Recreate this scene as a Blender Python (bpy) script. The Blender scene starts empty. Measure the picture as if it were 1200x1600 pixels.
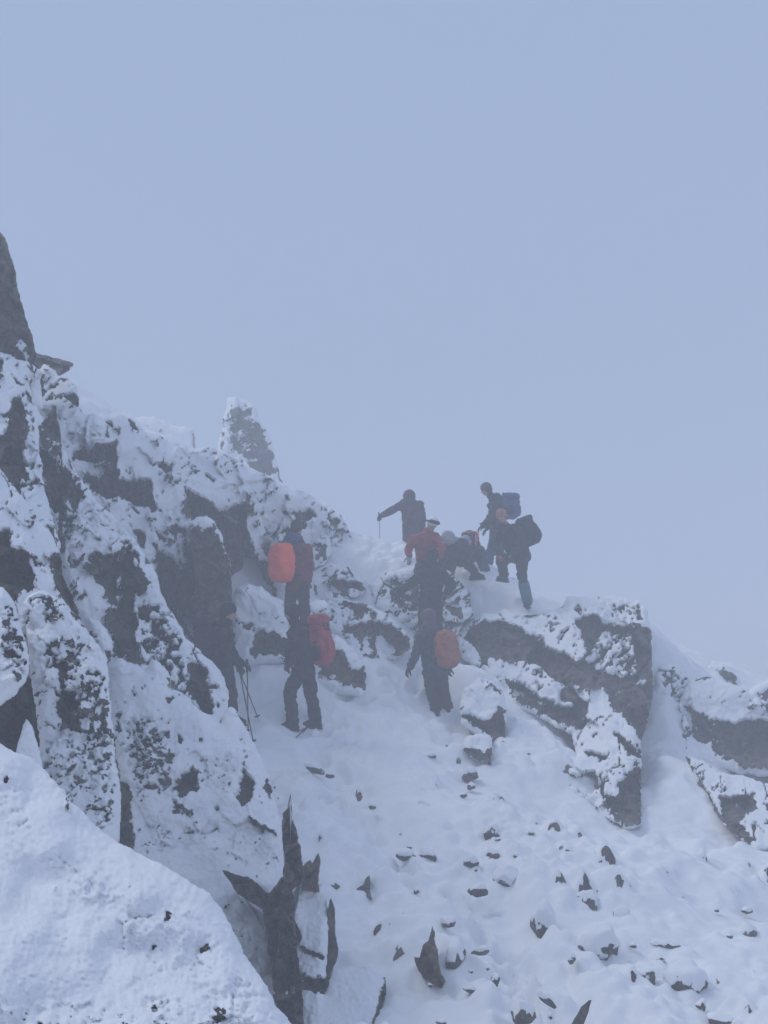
import bpy, bmesh, math, random
import numpy as np
from mathutils import Vector, Matrix

# ------------------------------------------------------------------ camera, sky, sun, exposure
SC = bpy.context.scene
COL = SC.collection
PITCH = math.radians(13.0)
FOCAL = 800.0 / math.tan(math.radians(25.0))          # focal length in pixels of the 1200 x 1600 photograph
CP, SP = math.cos(PITCH), math.sin(PITCH)
cam_data = bpy.data.cameras.new('camera'); cam = bpy.data.objects.new('camera', cam_data); COL.objects.link(cam)
cam_data.sensor_fit = 'VERTICAL'; cam_data.angle = math.radians(50.0)
cam_data.clip_start = 0.05; cam_data.clip_end = 2000.0
cam.location = (0, 0, 0); cam.rotation_euler = (math.radians(90) + PITCH, 0, 0)
SC.camera = cam

world = bpy.data.worlds.new('World'); SC.world = world; world.use_nodes = True
wn, wl = world.node_tree.nodes, world.node_tree.links
wn.clear()
SUN_EL, SUN_ROT = math.radians(52), math.radians(-75)
sky = wn.new('ShaderNodeTexSky'); sky.sky_type = 'NISHITA'; sky.sun_disc = False
sky.sun_elevation = SUN_EL; sky.sun_rotation = SUN_ROT; sky.altitude = 3000; sky.dust_density = 6.0
sk = wn.new('ShaderNodeMix'); sk.data_type = 'RGBA'; sk.blend_type = 'MULTIPLY'; sk.inputs['Factor'].default_value = 1.0
wl.new(sky.outputs['Color'], sk.inputs['A']); sk.inputs['B'].default_value = (0.10, 0.10, 0.10, 1)
mx = wn.new('ShaderNodeMix'); mx.data_type = 'RGBA'; mx.inputs['Factor'].default_value = 0.93   # cloud all round
wl.new(sk.outputs['Result'], mx.inputs['A']); mx.inputs['B'].default_value = (0.352, 0.458, 0.68, 1)
bg = wn.new('ShaderNodeBackground'); bg.inputs['Strength'].default_value = 1.0
wl.new(mx.outputs['Result'], bg.inputs['Color'])
wo = wn.new('ShaderNodeOutputWorld'); wl.new(bg.outputs['Background'], wo.inputs['Surface'])

sun_data = bpy.data.lights.new('sun', 'SUN'); sun_data.energy = 1.4; sun_data.angle = math.radians(24)
sun_data.color = (1.0, 0.965, 0.93)
sun = bpy.data.objects.new('sun', sun_data); COL.objects.link(sun)
sd_ = Vector((math.sin(SUN_ROT) * math.cos(SUN_EL), math.cos(SUN_ROT) * math.cos(SUN_EL), math.sin(SUN_EL)))
sun.rotation_euler = sd_.to_track_quat('Z', 'Y').to_euler()
sun.location = (0, 0, 30)

SC.view_settings.view_transform = 'Standard'; SC.view_settings.look = 'None'
SC.view_settings.exposure = 0.0; SC.view_settings.gamma = 1.0; SC.view_settings.use_curve_mapping = False
SC.cycles.max_bounces = 5; SC.cycles.diffuse_bounces = 3; SC.cycles.volume_bounces = 2
SC.cycles.transparent_max_bounces = 8
SC.cycles.use_denoising = True
SC.cycles.use_adaptive_sampling = True

# ------------------------------------------------------------------ small maths
def P(px, py, Y):
    """point on the ray of pixel (px,py) at distance Y along the ground axis"""
    a = (px - 600.0) / FOCAL; b = (800.0 - py) / FOCAL
    dy = CP - b * SP; dz = SP + b * CP
    return np.array([a / dy * Y, Y + 0 * a, dz / dy * Y]) if np.isscalar(px) else np.stack([a / dy * Y, Y + 0 * a, dz / dy * Y], -1)

def pixel(p):
    x, y, z = p[..., 0], p[..., 1], p[..., 2]
    f = y * CP + z * SP; u = -y * SP + z * CP
    return 600 + FOCAL * x / f, 800 - FOCAL * u / f

def _h(ix, iy, iz, seed):
    n = (ix * 374761393 + iy * 668265263 + iz * 2147483647 + seed * 974634777) & 0xFFFFFFFF
    n = ((n ^ (n >> 13)) * 1274126177) & 0xFFFFFFFF
    n = ((n ^ (n >> 16)) * 2246822519) & 0xFFFFFFFF
    return ((n ^ (n >> 15)) & 0xFFFFFF) / float(0xFFFFFF)

def noise(p, seed=0):
    """value noise in -1..1 for an (N,2|3) array"""
    p = np.asarray(p, float)
    if p.shape[-1] == 2: p = np.concatenate([p, np.zeros(p.shape[:-1] + (1,))], -1)
    i = np.floor(p).astype(np.int64); f = p - i; f = f * f * f * (f * (f * 6 - 15) + 10)
    r = 0
    for dx in (0, 1):
        wx = f[..., 0] if dx else 1 - f[..., 0]
        for dy in (0, 1):
            wy = f[..., 1] if dy else 1 - f[..., 1]
            for dz in (0, 1):
                wz = f[..., 2] if dz else 1 - f[..., 2]
                r = r + wx * wy * wz * _h(i[..., 0] + dx, i[..., 1] + dy, i[..., 2] + dz, seed)
    return r * 2 - 1

def fbm(p, octv=4, seed=0, gain=0.5):
    p = np.asarray(p, float); s = 0; a = 1; t = 0
    for o in range(octv):
        s = s + a * noise(p * (2.03 ** o) + 17.3 * o, seed + o); t += a; a *= gain
    return s / t * 1.6

def sstep(a, b, x):
    t = np.clip((x - a) / (b - a), 0, 1); return t * t * (3 - 2 * t)

def poly_sd(pts, poly):
    """signed distance, positive inside"""
    poly = np.asarray(poly, float); pts = np.asarray(pts, float)
    best = np.full(len(pts), 1e9); inside = np.zeros(len(pts), bool)
    for k in range(len(poly)):
        a, b = poly[k], poly[(k + 1) % len(poly)]
        e = b - a; w = pts - a
        t = np.clip((w @ e) / max(e @ e, 1e-9), 0, 1)
        d = w - t[:, None] * e
        best = np.minimum(best, (d * d).sum(1))
        c = (a[1] > pts[:, 1]) != (b[1] > pts[:, 1])
        if abs(b[1] - a[1]) > 1e-9:
            inside ^= c & (pts[:, 0] < (b[0] - a[0]) * (pts[:, 1] - a[1]) / (b[1] - a[1]) + a[0])
    return np.where(inside, 1, -1) * np.sqrt(best)

# ------------------------------------------------------------------ materials
def new_mat(name):
    m = bpy.data.materials.new(name); m.use_nodes = True
    nt = m.node_tree; b = nt.nodes['Principled BSDF']
    return m, nt, b

def ramp(nt, stops):
    r = nt.nodes.new('ShaderNodeValToRGB'); e = r.color_ramp.elements
    while len(e) < len(stops): e.new(0.5)
    for q, (p, c) in enumerate(stops):
        e[q].position = p; e[q].color = (*c, 1)
    return r

def tex_noise(nt, vec, scale, detail=4, rough=0.55):
    n = nt.nodes.new('ShaderNodeTexNoise'); n.inputs['Scale'].default_value = scale
    n.inputs['Detail'].default_value = detail; n.inputs['Roughness'].default_value = rough
    nt.links.new(vec, n.inputs['Vector']); return n

def math_node(nt, op, a, b=None, clamp=False):
    m = nt.nodes.new('ShaderNodeMath'); m.operation = op; m.use_clamp = clamp
    for k, v in enumerate((a, b)):
        if v is None: continue
        if isinstance(v, (int, float)): m.inputs[k].default_value = v
        else: nt.links.new(v, m.inputs[k])
    return m.outputs[0]

def snow_rock_material(name, dark=(0.026, 0.024, 0.024), mid=(0.115, 0.104, 0.094), light=(0.28, 0.245, 0.21), ns=1.0):
    m, nt, b = new_mat(name); L = nt.links
    geo = nt.nodes.new('ShaderNodeNewGeometry'); pos = geo.outputs['Position']
    at = nt.nodes.new('ShaderNodeAttribute'); at.attribute_name = 'snow'
    n1 = tex_noise(nt, pos, 1.7 * ns, 6, 0.62)
    mp = nt.nodes.new('ShaderNodeMapping'); mp.inputs['Scale'].default_value = (9, 9, 1.6); mp.inputs['Rotation'].default_value = (0.2, 0.35, 0.3)
    L.new(pos, mp.inputs['Vector'])
    n2 = tex_noise(nt, mp.outputs['Vector'], 1.1, 6, 0.7)
    mixn = nt.nodes.new('ShaderNodeMix'); mixn.inputs['Factor'].default_value = 0.45
    L.new(n1.outputs['Fac'], mixn.inputs['A']); L.new(n2.outputs['Fac'], mixn.inputs['B'])
    n4 = tex_noise(nt, pos, 7.5, 5, 0.7)
    mixd = nt.nodes.new('ShaderNodeMix'); mixd.inputs['Factor'].default_value = 0.4
    L.new(mixn.outputs['Result'], mixd.inputs['A']); L.new(n4.outputs['Fac'], mixd.inputs['B'])
    cr = ramp(nt, [(0.36, dark), (0.5, mid), (0.66, light)])
    L.new(mixd.outputs['Result'], cr.inputs['Fac'])
    # brown staining and lichen
    n3 = tex_noise(nt, pos, 0.9, 3, 0.5)
    st = ramp(nt, [(0.52, (0, 0, 0)), (0.68, (1, 1, 1))]); L.new(n3.outputs['Fac'], st.inputs['Fac'])
    brown = nt.nodes.new('ShaderNodeMix'); brown.data_type = 'RGBA'; brown.blend_type = 'MULTIPLY'
    f = math_node(nt, 'MULTIPLY', st.outputs['Color'], 0.6); L.new(f, brown.inputs['Factor'])
    L.new(cr.outputs['Color'], brown.inputs['A']); brown.inputs['B'].default_value = (1.0, 0.86, 0.70, 1)
    # snow edge: mask from the mesh broken up by crust-sized noise
    e1 = tex_noise(nt, pos, 16, 5, 0.65); e2 = tex_noise(nt, pos, 60, 3, 0.6)
    s = math_node(nt, 'ADD', math_node(nt, 'SUBTRACT', math_node(nt, 'MULTIPLY', at.outputs['Fac'], 1.7), 0.36), math_node(nt, 'MULTIPLY', math_node(nt, 'SUBTRACT', e1.outputs['Fac'], 0.5), 0.9))
    s = math_node(nt, 'ADD', s, math_node(nt, 'MULTIPLY', math_node(nt, 'SUBTRACT', e2.outputs['Fac'], 0.5), 0.35))
    mr = nt.nodes.new('ShaderNodeMapRange'); mr.interpolation_type = 'SMOOTHSTEP'
    mr.inputs['From Min'].default_value = 0.38; mr.inputs['From Max'].default_value = 0.60
    L.new(s, mr.inputs['Value'])
    col = nt.nodes.new('ShaderNodeMix'); col.data_type = 'RGBA'
    L.new(mr.outputs['Result'], col.inputs['Factor']); L.new(brown.outputs['Result'], col.inputs['A'])
    sn = tex_noise(nt, pos, 2.2, 3, 0.5)
    sc = ramp(nt, [(0.3, (0.80, 0.82, 0.86)), (0.7, (0.88, 0.89, 0.91))]); L.new(sn.outputs['Fac'], sc.inputs['Fac'])
    L.new(sc.outputs['Color'], col.inputs['B'])
    L.new(col.outputs['Result'], b.inputs['Base Color'])
    b.inputs['Roughness'].default_value = 0.75
    b.inputs['Specular IOR Level'].default_value = 0.25
    # relief
    h1 = tex_noise(nt, pos, 24, 6, 0.7); h2 = tex_noise(nt, pos, 9, 4, 0.6)
    hr = math_node(nt, 'MULTIPLY', math_node(nt, 'ADD', h1.outputs['Fac'], math_node(nt, 'MULTIPLY', n2.outputs['Fac'], 1.6)), 0.06)
    hs = math_node(nt, 'MULTIPLY', math_node(nt, 'ADD', h2.outputs['Fac'], math_node(nt, 'MULTIPLY', h1.outputs['Fac'], 0.5)), 0.009)
    hm = nt.nodes.new('ShaderNodeMix'); L.new(mr.outputs['Result'], hm.inputs['Factor']); L.new(hr, hm.inputs['A']); L.new(hs, hm.inputs['B'])
    hh = math_node(nt, 'ADD', hm.outputs['Result'], math_node(nt, 'MULTIPLY', mr.outputs['Result'], 0.02))
    bp = nt.nodes.new('ShaderNodeBump'); bp.inputs['Strength'].default_value = 0.8; bp.inputs['Distance'].default_value = 1.0
    L.new(hh, bp.inputs['Height']); L.new(bp.outputs['Normal'], b.inputs['Normal'])
    return m

M_ROCK = snow_rock_material('rock_with_snow')
M_BROWN = snow_rock_material('brown_rock_with_snow', (0.026, 0.021, 0.018), (0.13, 0.102, 0.08), (0.33, 0.27, 0.215))
M_SNOW = snow_rock_material('snow_ground')

# ------------------------------------------------------------------ object helpers
def tag(o, label=None, category=None, group=None, kind=None):
    for k, v in (('label', label), ('category', category), ('group', group), ('kind', kind)):
        if v: o[k] = v
    return o

def mesh_obj(name, verts, faces, mat, parent=None, smooth=True, snow=None, origin=None):
    verts = np.asarray(verts, float)
    me = bpy.data.meshes.new(name)
    o = bpy.data.objects.new(name, me); COL.objects.link(o)
    if origin is not None and parent is None:
        o.location = origin; verts = verts - np.asarray(origin)
    me.from_pydata(verts.tolist(), [], faces if isinstance(faces, list) else faces.tolist())
    me.update()
    if snow is not None:
        a = me.attributes.new('snow', 'FLOAT', 'POINT'); a.data.foreach_set('value', np.asarray(snow, np.float32))
    if smooth: me.polygons.foreach_set('use_smooth', [True] * len(me.polygons))
    if mat: me.materials.append(mat)
    if parent: o.parent = parent
    return o

# ------------------------------------------------------------------ the snow slope (one sheet to the horizon)
CTRL = [  # px, py, Y of points on the snow
 (700,1600,8.5),(520,1600,9.0),(900,1600,8.4),(1100,1600,8.8),(1300,1600,9.0),
 (700,1450,10.0),(900,1450,10.3),(1150,1450,10.8),(560,1450,10.4),
 (650,1300,12.4),(850,1300,12.6),(1050,1330,12.7),(1190,1330,13.6),(530,1300,12.2),
 (520,1180,14.6),(650,1160,15.7),(800,1200,15.4),(900,1275,14.6),(860,1160,16.4),(830,1128,16.9),(850,1140,16.7),(790,1110,17.3),(890,1180,16.1),(880,1240,15.3),(960,1330,13.7),(1000,1305,14.3),
 (960,1240,16.6),(900,1130,17.8),(960,1080,19.2),(860,1040,18.9),(770,1010,19.4),(980,1150,18.0),
 (1035,1285,14.7),(1040,1180,16.6),(1040,1090,18.2),(1028,1010,19.2),
 (478,1140,15.5),(430,1130,15.3),(400,1110,15.6),(400,1060,16.4),
 (690,1114,17.2),(640,1060,17.4),(600,1065,17.0),(740,1060,17.6),(580,1090,16.6),
 (640,1000,18.6),(650,950,19.4),(590,950,19.3),(570,880,20.0),(560,855,20.3),
 (700,930,19.9),(760,905,20.2),(826,950,19.4),(640,875,20.2),(790,895,20.8),(600,848,21.2),
 (870,952,19.8),(930,950,20.2),(990,960,20.2),(850,940,20.5),(900,965,21.2),(850,965,22.2),(960,985,21.5),(720,890,20.4),
 (600,880,24),(800,940,24.5),(1000,1000,24),(700,900,24.5),
 (1150,1055,20.5),(1230,1080,20.8),(1090,1045,20.6),(1110,1150,18.6),(1130,1230,17.0),(1090,1290,14.9),(1190,1240,16.6),(1250,1400,12.5),
 (462,972,18.2),(430,1010,17.4),(480,1060,16.6),
]
WCTRL = [(0,0,-1.75),(2.5,3,-1.95),(-2.5,2,-1.3),(-1.2,4.2,-1.65),(5,2,-2.6),(0,-8,-2.6),(-9,-2,-0.6),(9,-4,-4.5),
 (-2.4,7.5,-1.9),(-1.2,7.5,-2.0),(-3.2,9.5,-0.9),(-2.2,9.8,-1.2),(-4.4,10.5,0.6),(-5.4,12.5,3.6),(-6.4,15.5,6.0),(-4.0,13.5,2.0),(-3.0,13.6,0.3),
 (-3.0,16.0,0.9),(-2.6,15.2,0.7),(-3.7,16.0,1.2),(-4.8,18.0,5.2),(-3.0,19.0,4.8),(-1.8,20.5,4.5),(-8,12,6.0),(-10,18,8.0),(-9,6,2.5),(-6,4,0.2),
 (-4,26,4.0),(0,27,2.0),(5,26,1.0),(10,24,0.5),(12,18,0.0),(11,12,-2.5),(10,6,-4.0),(-10,28,5.0),(0,36,-2),(10,36,-3),(-14,36,1)]
def _tps():
    pts = np.array([P(*c) for c in CTRL] + [np.array(c, float) for c in WCTRL])
    xy, z = pts[:, :2], pts[:, 2]
    n = len(xy); d2 = ((xy[:, None] - xy[None]) ** 2).sum(-1)
    K = np.where(d2 > 0, 0.5 * d2 * np.log(np.maximum(d2, 1e-12)), 0) + np.eye(n) * 0.03
    Q = np.concatenate([np.ones((n, 1)), xy], 1)
    A = np.block([[K, Q], [Q.T, np.zeros((3, 3))]])
    w = np.linalg.solve(A, np.concatenate([z, np.zeros(3)]))
    return xy, w
_XY, _W = _tps()
TRAIL = np.array([P(*c)[:2] for c in [(520,1170,14.8),(545,1230,13.6),(590,1290,12.5),(660,1350,11.6),(740,1410,10.7),(800,1470,9.8),(860,1540,9.0),(900,1600,8.4),(930,1700,7.4)]])
TRAIL2 = np.array([P(*c)[:2] for c in [(480,1150,15.3),(560,1110,16.3),(620,1085,16.9),(650,1040,17.6),(650,990,18.3),(670,940,19.0),(690,900,19.9)]])
def seg_dist(p, line):
    best = np.full(len(p), 1e9)
    for a, b in zip(line[:-1], line[1:]):
        e = b - a; w = p - a; t = np.clip((w @ e) / (e @ e), 0, 1)
        best = np.minimum(best, np.hypot(*(w - t[:, None] * e).T))
    return best
_rng = np.random.default_rng(5)
_steps = []
for line in (TRAIL, TRAIL2):
    for a, b in zip(line[:-1], line[1:]):
        L_ = np.hypot(*(b - a))
        for t in np.arange(0, L_, 0.30):
            c = a + (b - a) * t / L_; nrm = np.array([-(b - a)[1], (b - a)[0]]) / L_
            _steps.append((*(c + nrm * _rng.normal(0, 0.16)), math.atan2((b - a)[1], (b - a)[0]) + _rng.normal(0, 0.3), _rng.uniform(0.05, 0.12)))
_bumps = []
for _ in range(560):
    by = 7.6 + 9.2 * _rng.random() ** 1.25; bx = _rng.uniform(-0.9, 0.44 * by)
    if bx > 0.1 * by and by > 14.2: continue
    r_ = float(np.clip(_rng.lognormal(-2.45, 0.45), 0.04, 0.22))
    if min(seg_dist(np.array([[bx, by]]), TRAIL)[0], seg_dist(np.array([[bx, by]]), TRAIL2)[0]) < 0.35: continue
    _bumps.append((bx, by, r_, r_ * _rng.uniform(0.2, 0.6), _rng.uniform(-0.5, 0.5)))
def terrain_z(x, y, fine=True):
    x = np.atleast_1d(np.asarray(x, float)); y = np.atleast_1d(np.asarray(y, float))
    # beyond the mapped area the ground falls away evenly
    cx, cy = np.clip(x, -14, 14), np.clip(y, -10, 38)
    out = np.hypot(x - cx, y - cy)
    z = np.empty(len(x))
    for s in range(0, len(x), 20000):
        q = np.stack([cx[s:s+20000], cy[s:s+20000]], 1)
        d2 = ((q[:, None] - _XY[None]) ** 2).sum(-1)
        z[s:s+20000] = (0.5 * d2 * np.log(np.maximum(d2, 1e-12))) @ _W[:-3] + _W[-3] + q @ _W[-2:]
    z = np.clip(z, -14, 8) - 0.28 * out + 0.9 * fbm(np.stack([x, y], 1) * 0.06, 3, 3) * sstep(2, 20, out)
    if fine:
        p = np.stack([x, y], 1)
        core = 1 - sstep(0, 6, out)
        z = z + core * (0.10 * fbm(p * 0.9, 3, 11) + 0.05 * fbm(p * np.array([2.0, 2.8]), 3, 12) + 0.012 * fbm(p * 9.0, 2, 14))
        rough = sstep(0.15, 0.7, fbm(p * 0.55, 2, 31))
        z = z + core * rough * 0.11 * np.abs(fbm(p * 3.6, 3, 13))
        d = seg_dist(p, TRAIL); d2 = seg_dist(p, TRAIL2)
        z = z - 0.22 * np.exp(-(d / 0.40) ** 4) * (0.75 + 0.5 * noise(p * 2.1, 21)) - 0.08 * np.exp(-(d2 / 0.4) ** 2)
        for bx, by, r_, h_, an in _bumps:
            sel = (np.abs(x - bx) < 2 * r_) & (np.abs(y - by) < 2 * r_)
            if not sel.any(): continue
            dx, dy = x[sel] - bx, y[sel] - by
            u = dx * math.cos(an) + dy * math.sin(an); v = -dx * math.sin(an) + dy * math.cos(an)
            v = np.where(v > 0, v * 0.6, v * 1.15)          # long tail uphill, steep towards the valley
            r = np.sqrt((u / r_) ** 2 + (v / r_) ** 2) * (1 + 0.25 * noise(np.stack([dx, dy], 1) / r_ * 1.6 + bx * 9, 44))
            z[sel] += h_ * (1 - sstep(0.15, 1.1, r))
        for sx, sy, an, dep in _steps:
            sel = (np.abs(x - sx) < 0.5) & (np.abs(y - sy) < 0.5)
            if not sel.any(): continue
            dx, dy = x[sel] - sx, y[sel] - sy
            u = dx * math.cos(an) + dy * math.sin(an); v = -dx * math.sin(an) + dy * math.cos(an)
            r = np.sqrt((u / 0.17) ** 2 + (v / 0.085) ** 2)
            z[sel] += -dep * 1.3 * (1 - sstep(0.6, 1.15, r)) + dep * 0.35 * np.exp(-((r - 1.35) / 0.3) ** 2)
    return z

def axis(lo, hi, c0, c1, step):
    core = np.arange(c0, c1 + 1e-6, step)
    def grow(a, lim, sgn):
        r = []; s = step
        while (a < lim if sgn > 0 else a > lim):
            s *= 1.16; a += sgn * s; r.append(a)
        return r
    return np.array(grow(c0, lo, -1)[::-1] + core.tolist() + grow(c1, hi, 1))

def build_ground():
    xs = axis(-150, 150, -4.6, 7.2, 0.03)
    core = np.concatenate([np.arange(8.0, 13.0, 0.022), np.arange(13.0, 21.5, 0.038)])
    ya = axis(-120, 170, 8.0, 21.5, 0.038); ys = np.concatenate([ya[ya < 7.99], core, ya[ya > 21.52]])
    X, Yg = np.meshgrid(xs, ys, indexing='ij')
    z = terrain_z(X.ravel(), Yg.ravel())
    v = np.stack([X.ravel(), Yg.ravel(), z], 1)
    nx, ny = X.shape; i = np.arange(nx * ny).reshape(nx, ny)
    f = np.stack([i[:-1, :-1], i[1:, :-1], i[1:, 1:], i[:-1, 1:]], -1).reshape(-1, 4)
    Z = z.reshape(X.shape); gx_, gy_ = np.gradient(Z, xs, ys)
    steep = np.sqrt(gx_ ** 2 + gy_ ** 2) * (gy_ > 0.2)
    sn = 1 - 0.85 * sstep(1.4, 2.3, steep.ravel() + 0.5 * fbm(v[:, :2] * 7, 3, 55)) * ((v[:, 1] < 17) & (v[:, 0] > -1.5)) * sstep(0.45, 0.8, np.minimum(seg_dist(v[:, :2], TRAIL), seg_dist(v[:, :2], TRAIL2)))
    g = mesh_obj('snow_slope', v, f, M_SNOW, snow=sn)
    tag(g, 'trodden snow slope rising to the ridge', kind='structure')
    return g
ground = build_ground()

def on_ground(px, py, y0=6.0, y1=23.0):
    """first point where the ray of a pixel meets the slope"""
    ys = np.linspace(y0, y1, 500)
    q = P(np.full(500, px, float), np.full(500, py, float), ys)
    zz = terrain_z(q[:, 0], q[:, 1], False)
    k = np.argmax(zz >= q[:, 2])
    return q[k]
# ------------------------------------------------------------------ rocks of the crag
REPORT = []
def rock(name, label, outline, Yb, Yt, gx=0.0, thick=1.2, R=26, bare=(), step=2.0, facet=0.10, rec=0.16,
         sn=0.06, seed=1, mat=None, rough=2.0, group=None, lump=0.05, category='rock', cell=46, drop=0.0, snowy=1.0, dust=0.3, snowp=(), edge=5.0, crumbs=0.0, fs=0.04):
    """a closed block whose face is modelled in the plane of its outline: Yb / Yt distance of foot and top"""
    pts = np.asarray(outline, float)
    x0, y0 = pts.min(0) - 6; x1, y1 = pts.max(0) + 6
    gxs = np.arange(x0, x1, step); gys = np.arange(y0, y1, step)
    GX, GY = np.meshgrid(gxs, gys, indexing='ij')
    q = np.stack([GX.ravel(), GY.ravel()], 1)
    wob = rough * fbm(q / 22.0, 3, seed) + 0.5 * rough * noise(q / 6.0, seed + 5)
    sd = poly_sd(q, pts) + wob
    S = sd.reshape(GX.shape)
    dx = np.gradient(S, step, axis=0); dy = np.gradient(S, step, axis=1)
    gl = np.sqrt(dx * dx + dy * dy) + 1e-6
    keep = (sd > -step * 0.72)
    snap = keep & (sd < 0)
    mv = np.where(snap, -sd, 0)
    q = q + np.stack([(dx / gl).ravel() * mv, (dy / gl).ravel() * mv], 1) * 1.0
    sd = np.maximum(sd, 0)
    rng = np.random.default_rng(seed)
    cell = cell * 0.8; n = max(3, int(np.ptp(pts[:, 0]) * np.ptp(pts[:, 1]) / cell ** 2))
    cs = np.stack([rng.uniform(x0, x1, n), rng.uniform(y0, y1, n)], 1)
    qq = q + np.stack([3.5 * fbm(q / 24, 3, seed + 70), 3.5 * fbm(q / 24, 3, seed + 71)], 1)
    best = np.full(len(q), 1e9); idx = np.zeros(len(q), int); sec = np.full(len(q), 1e9)
    for k in range(n):
        e = (qq - cs[k]) @ np.array([[1, 0.35], [-0.35, 0.75]]); d = (e * e).sum(1)
        u = d < best; sec = np.where(u, best, np.minimum(sec, d)); best = np.where(u, d, best); idx = np.where(u, k, idx)
    tl = rng.normal(0, 1, (n, 2)); of = rng.uniform(-1, 1, n)
    fo = of[idx] + (tl[idx] * (q - cs[idx])).sum(1) / cell * 0.8
    fo = np.clip(fo, -2, 2)
    joint = 1 - sstep(0.6, 2.6, np.sqrt(sec) - np.sqrt(best) + 0.8 * noise(q / 7.0, seed + 91))
    # bare rock where the photograph's snow has not held
    b = np.zeros(len(q)); rc = np.zeros(len(q))
    w1 = 2.6 * fbm(q / 14.0, 3, seed + 40) + 1.6 * noise(q / 4.5, seed + 41)
    sp = fbm(q / np.array([11.0, 8.0]), 4, seed + 60, 0.6)
    qr = q @ np.array([[0.82, 0.57], [-0.57, 0.82]])
    sf = fbm(qr / np.array([9.0, 5.0]), 4, seed + 62, 0.7)
    for item in bare:
        poly, cov = item[0], (item[1] if len(item) > 1 else 1.0)
        s = poly_sd(q, poly)
        if cov < 0:      # thin rime: rock just showing through fine crystals
            inside = sstep(-10, 10, s + 2.0 * w1)
            bb = inside * np.clip(0.40 + 0.34 * sp + 0.12 * noise(q / 3.5, seed + 61), 0, 0.64) * -cov
        elif cov >= 1.0:
            eg = min(edge, max(1.6, 0.45 * s.max())); bb = sstep(-0.2, 0.2, (s + min(1.0, eg / 4) * w1) / eg - 0.85 * sf); rc = np.maximum(rc, sstep(-1, 9, s + w1))
        else:
            thr = (cov - 0.5) * 1.25
            inside = sstep(-7, 7, s + 1.6 * w1)
            bb = sstep(-0.16, 0.16, thr * 1.0 - sp - (1 - inside) * 4.0); rc = np.maximum(rc, 0.45 * bb * inside)
        b = np.maximum(b, bb)
    for item in snowp:      # snow clinging inside a bare face
        s = poly_sd(q, item[0]) + 0.8 * w1
        b = b * (1 - sstep(-0.2, 0.2, np.minimum(s / 5.0, 0.4) - 0.8 * sf + (item[1] - 0.5) * 1.7 - 0.4) * sstep(-6, 2, s))
    if snowy < 1.0:
        b = np.maximum(b, sstep(-0.15, 0.15, (0.5 - snowy) * 1.3 - sp))
    if crumbs:      # scattered flecks and short cracks where blocks meet
        cl = fbm(q / 38.0, 2, seed + 63)
        b = np.maximum(b, sstep(-0.12, 0.12, -fbm(qr / np.array([13.0, 5.0]), 4, seed + 64, 0.65) - 1.05 + 0.55 * crumbs * np.clip(cl + 0.5, 0, 1.2)))
        b = np.maximum(b, joint * sstep(0.0, 0.35, noise(q / 26.0, seed + 65) + 1.2 * (crumbs - 1)) * 0.95)
    m = 1 - b
    # depth of the face
    t = (q[:, 1] - pts[:, 1].min()) / np.ptp(pts[:, 1])
    Y = Yt + (Yb - Yt) * t + gx * (q[:, 0] - pts[:, 0].mean())
    ppm = FOCAL / Y.mean()
    hs = np.sqrt(np.clip(1 - (1 - np.minimum(sd / R, 1)) ** 2, 0, 1))
    Y = Y + (1 - hs) * R / ppm * 1.1
    Y = Y + 0.6 * facet * joint * b + 0.012 * fbm(q / 5.5, 3, seed + 86) * (100.0 / max(ppm, 100.0)) ** 0.5 * m
    k_ = facet * (fs + (1 - fs) * b)
    Y = Y + 1.5 * fo * k_ + facet * 0.9 * fbm(q / 12.0, 4, seed + 80) * (0.08 + 0.92 * b)
    Y = Y + lump * fbm(q / max(45.0, 0.5 * ppm), 3, seed + 81) + 0.25 * lump * fbm(q / max(13.0, 0.22 * ppm), 2, seed + 82) * m
    # snow caught on the little ledges of the bare faces
    yg = np.gradient((Y + 0.0).reshape(GX.shape), step, axis=1).ravel() * ppm
    led = sstep(0.55, 1.3, -yg + 0.5 * sp) * (b > 0.3) * sstep(0.0, 0.5, noise(q / 9.0, seed + 90) + 0.15)
    m = np.maximum(m, dust * led)
    Y = Y + rec * rc
    v = P(q[:, 0], q[:, 1], Y)
    ms = m.copy()
    lip = sn * ms * (0.8 + 0.4 * noise(q / max(10.0, 0.15 * ppm), seed + 83))
    v = v + lip[:, None] * np.array([0, -0.75, 0.5]) * (hs[:, None] * 0.8 + 0.2)
    # faces
    nx, ny = GX.shape; ii = np.arange(nx * ny).reshape(nx, ny)
    f = np.stack([ii[:-1, :-1], ii[:-1, 1:], ii[1:, 1:], ii[1:, :-1]], -1).reshape(-1, 4)
    K = keep
    f = f[K[f].all(1)]
    used = np.unique(f); remap = -np.ones(nx * ny, int); remap[used] = np.arange(len(used))
    v = v[used]; ms = ms[used]; f = remap[f]
    # side wall and back
    ed = np.concatenate([f[:, [0, 1]], f[:, [1, 2]], f[:, [2, 3]], f[:, [3, 0]]])
    key = np.sort(ed, 1); code = key[:, 0] * (len(v) + 1) + key[:, 1]
    _, inv, cnt = np.unique(code, return_inverse=True, return_counts=True)
    be = ed[cnt[inv] == 1]
    bv = np.unique(be); bm_ = -np.ones(len(v), int)
    c = v.mean(0)
    rings = [(0.35, 0.05), (1.0, 0.22)]
    back = c / np.linalg.norm(c)
    vv = [v]; mm = [ms]; ff = [tuple(r) for r in f.tolist()]
    prev = {int(a): int(a) for a in bv}; base = len(v)
    nrm_up = sstep(-0.1, 0.35, v[bv, 2] - c[2])
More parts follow.
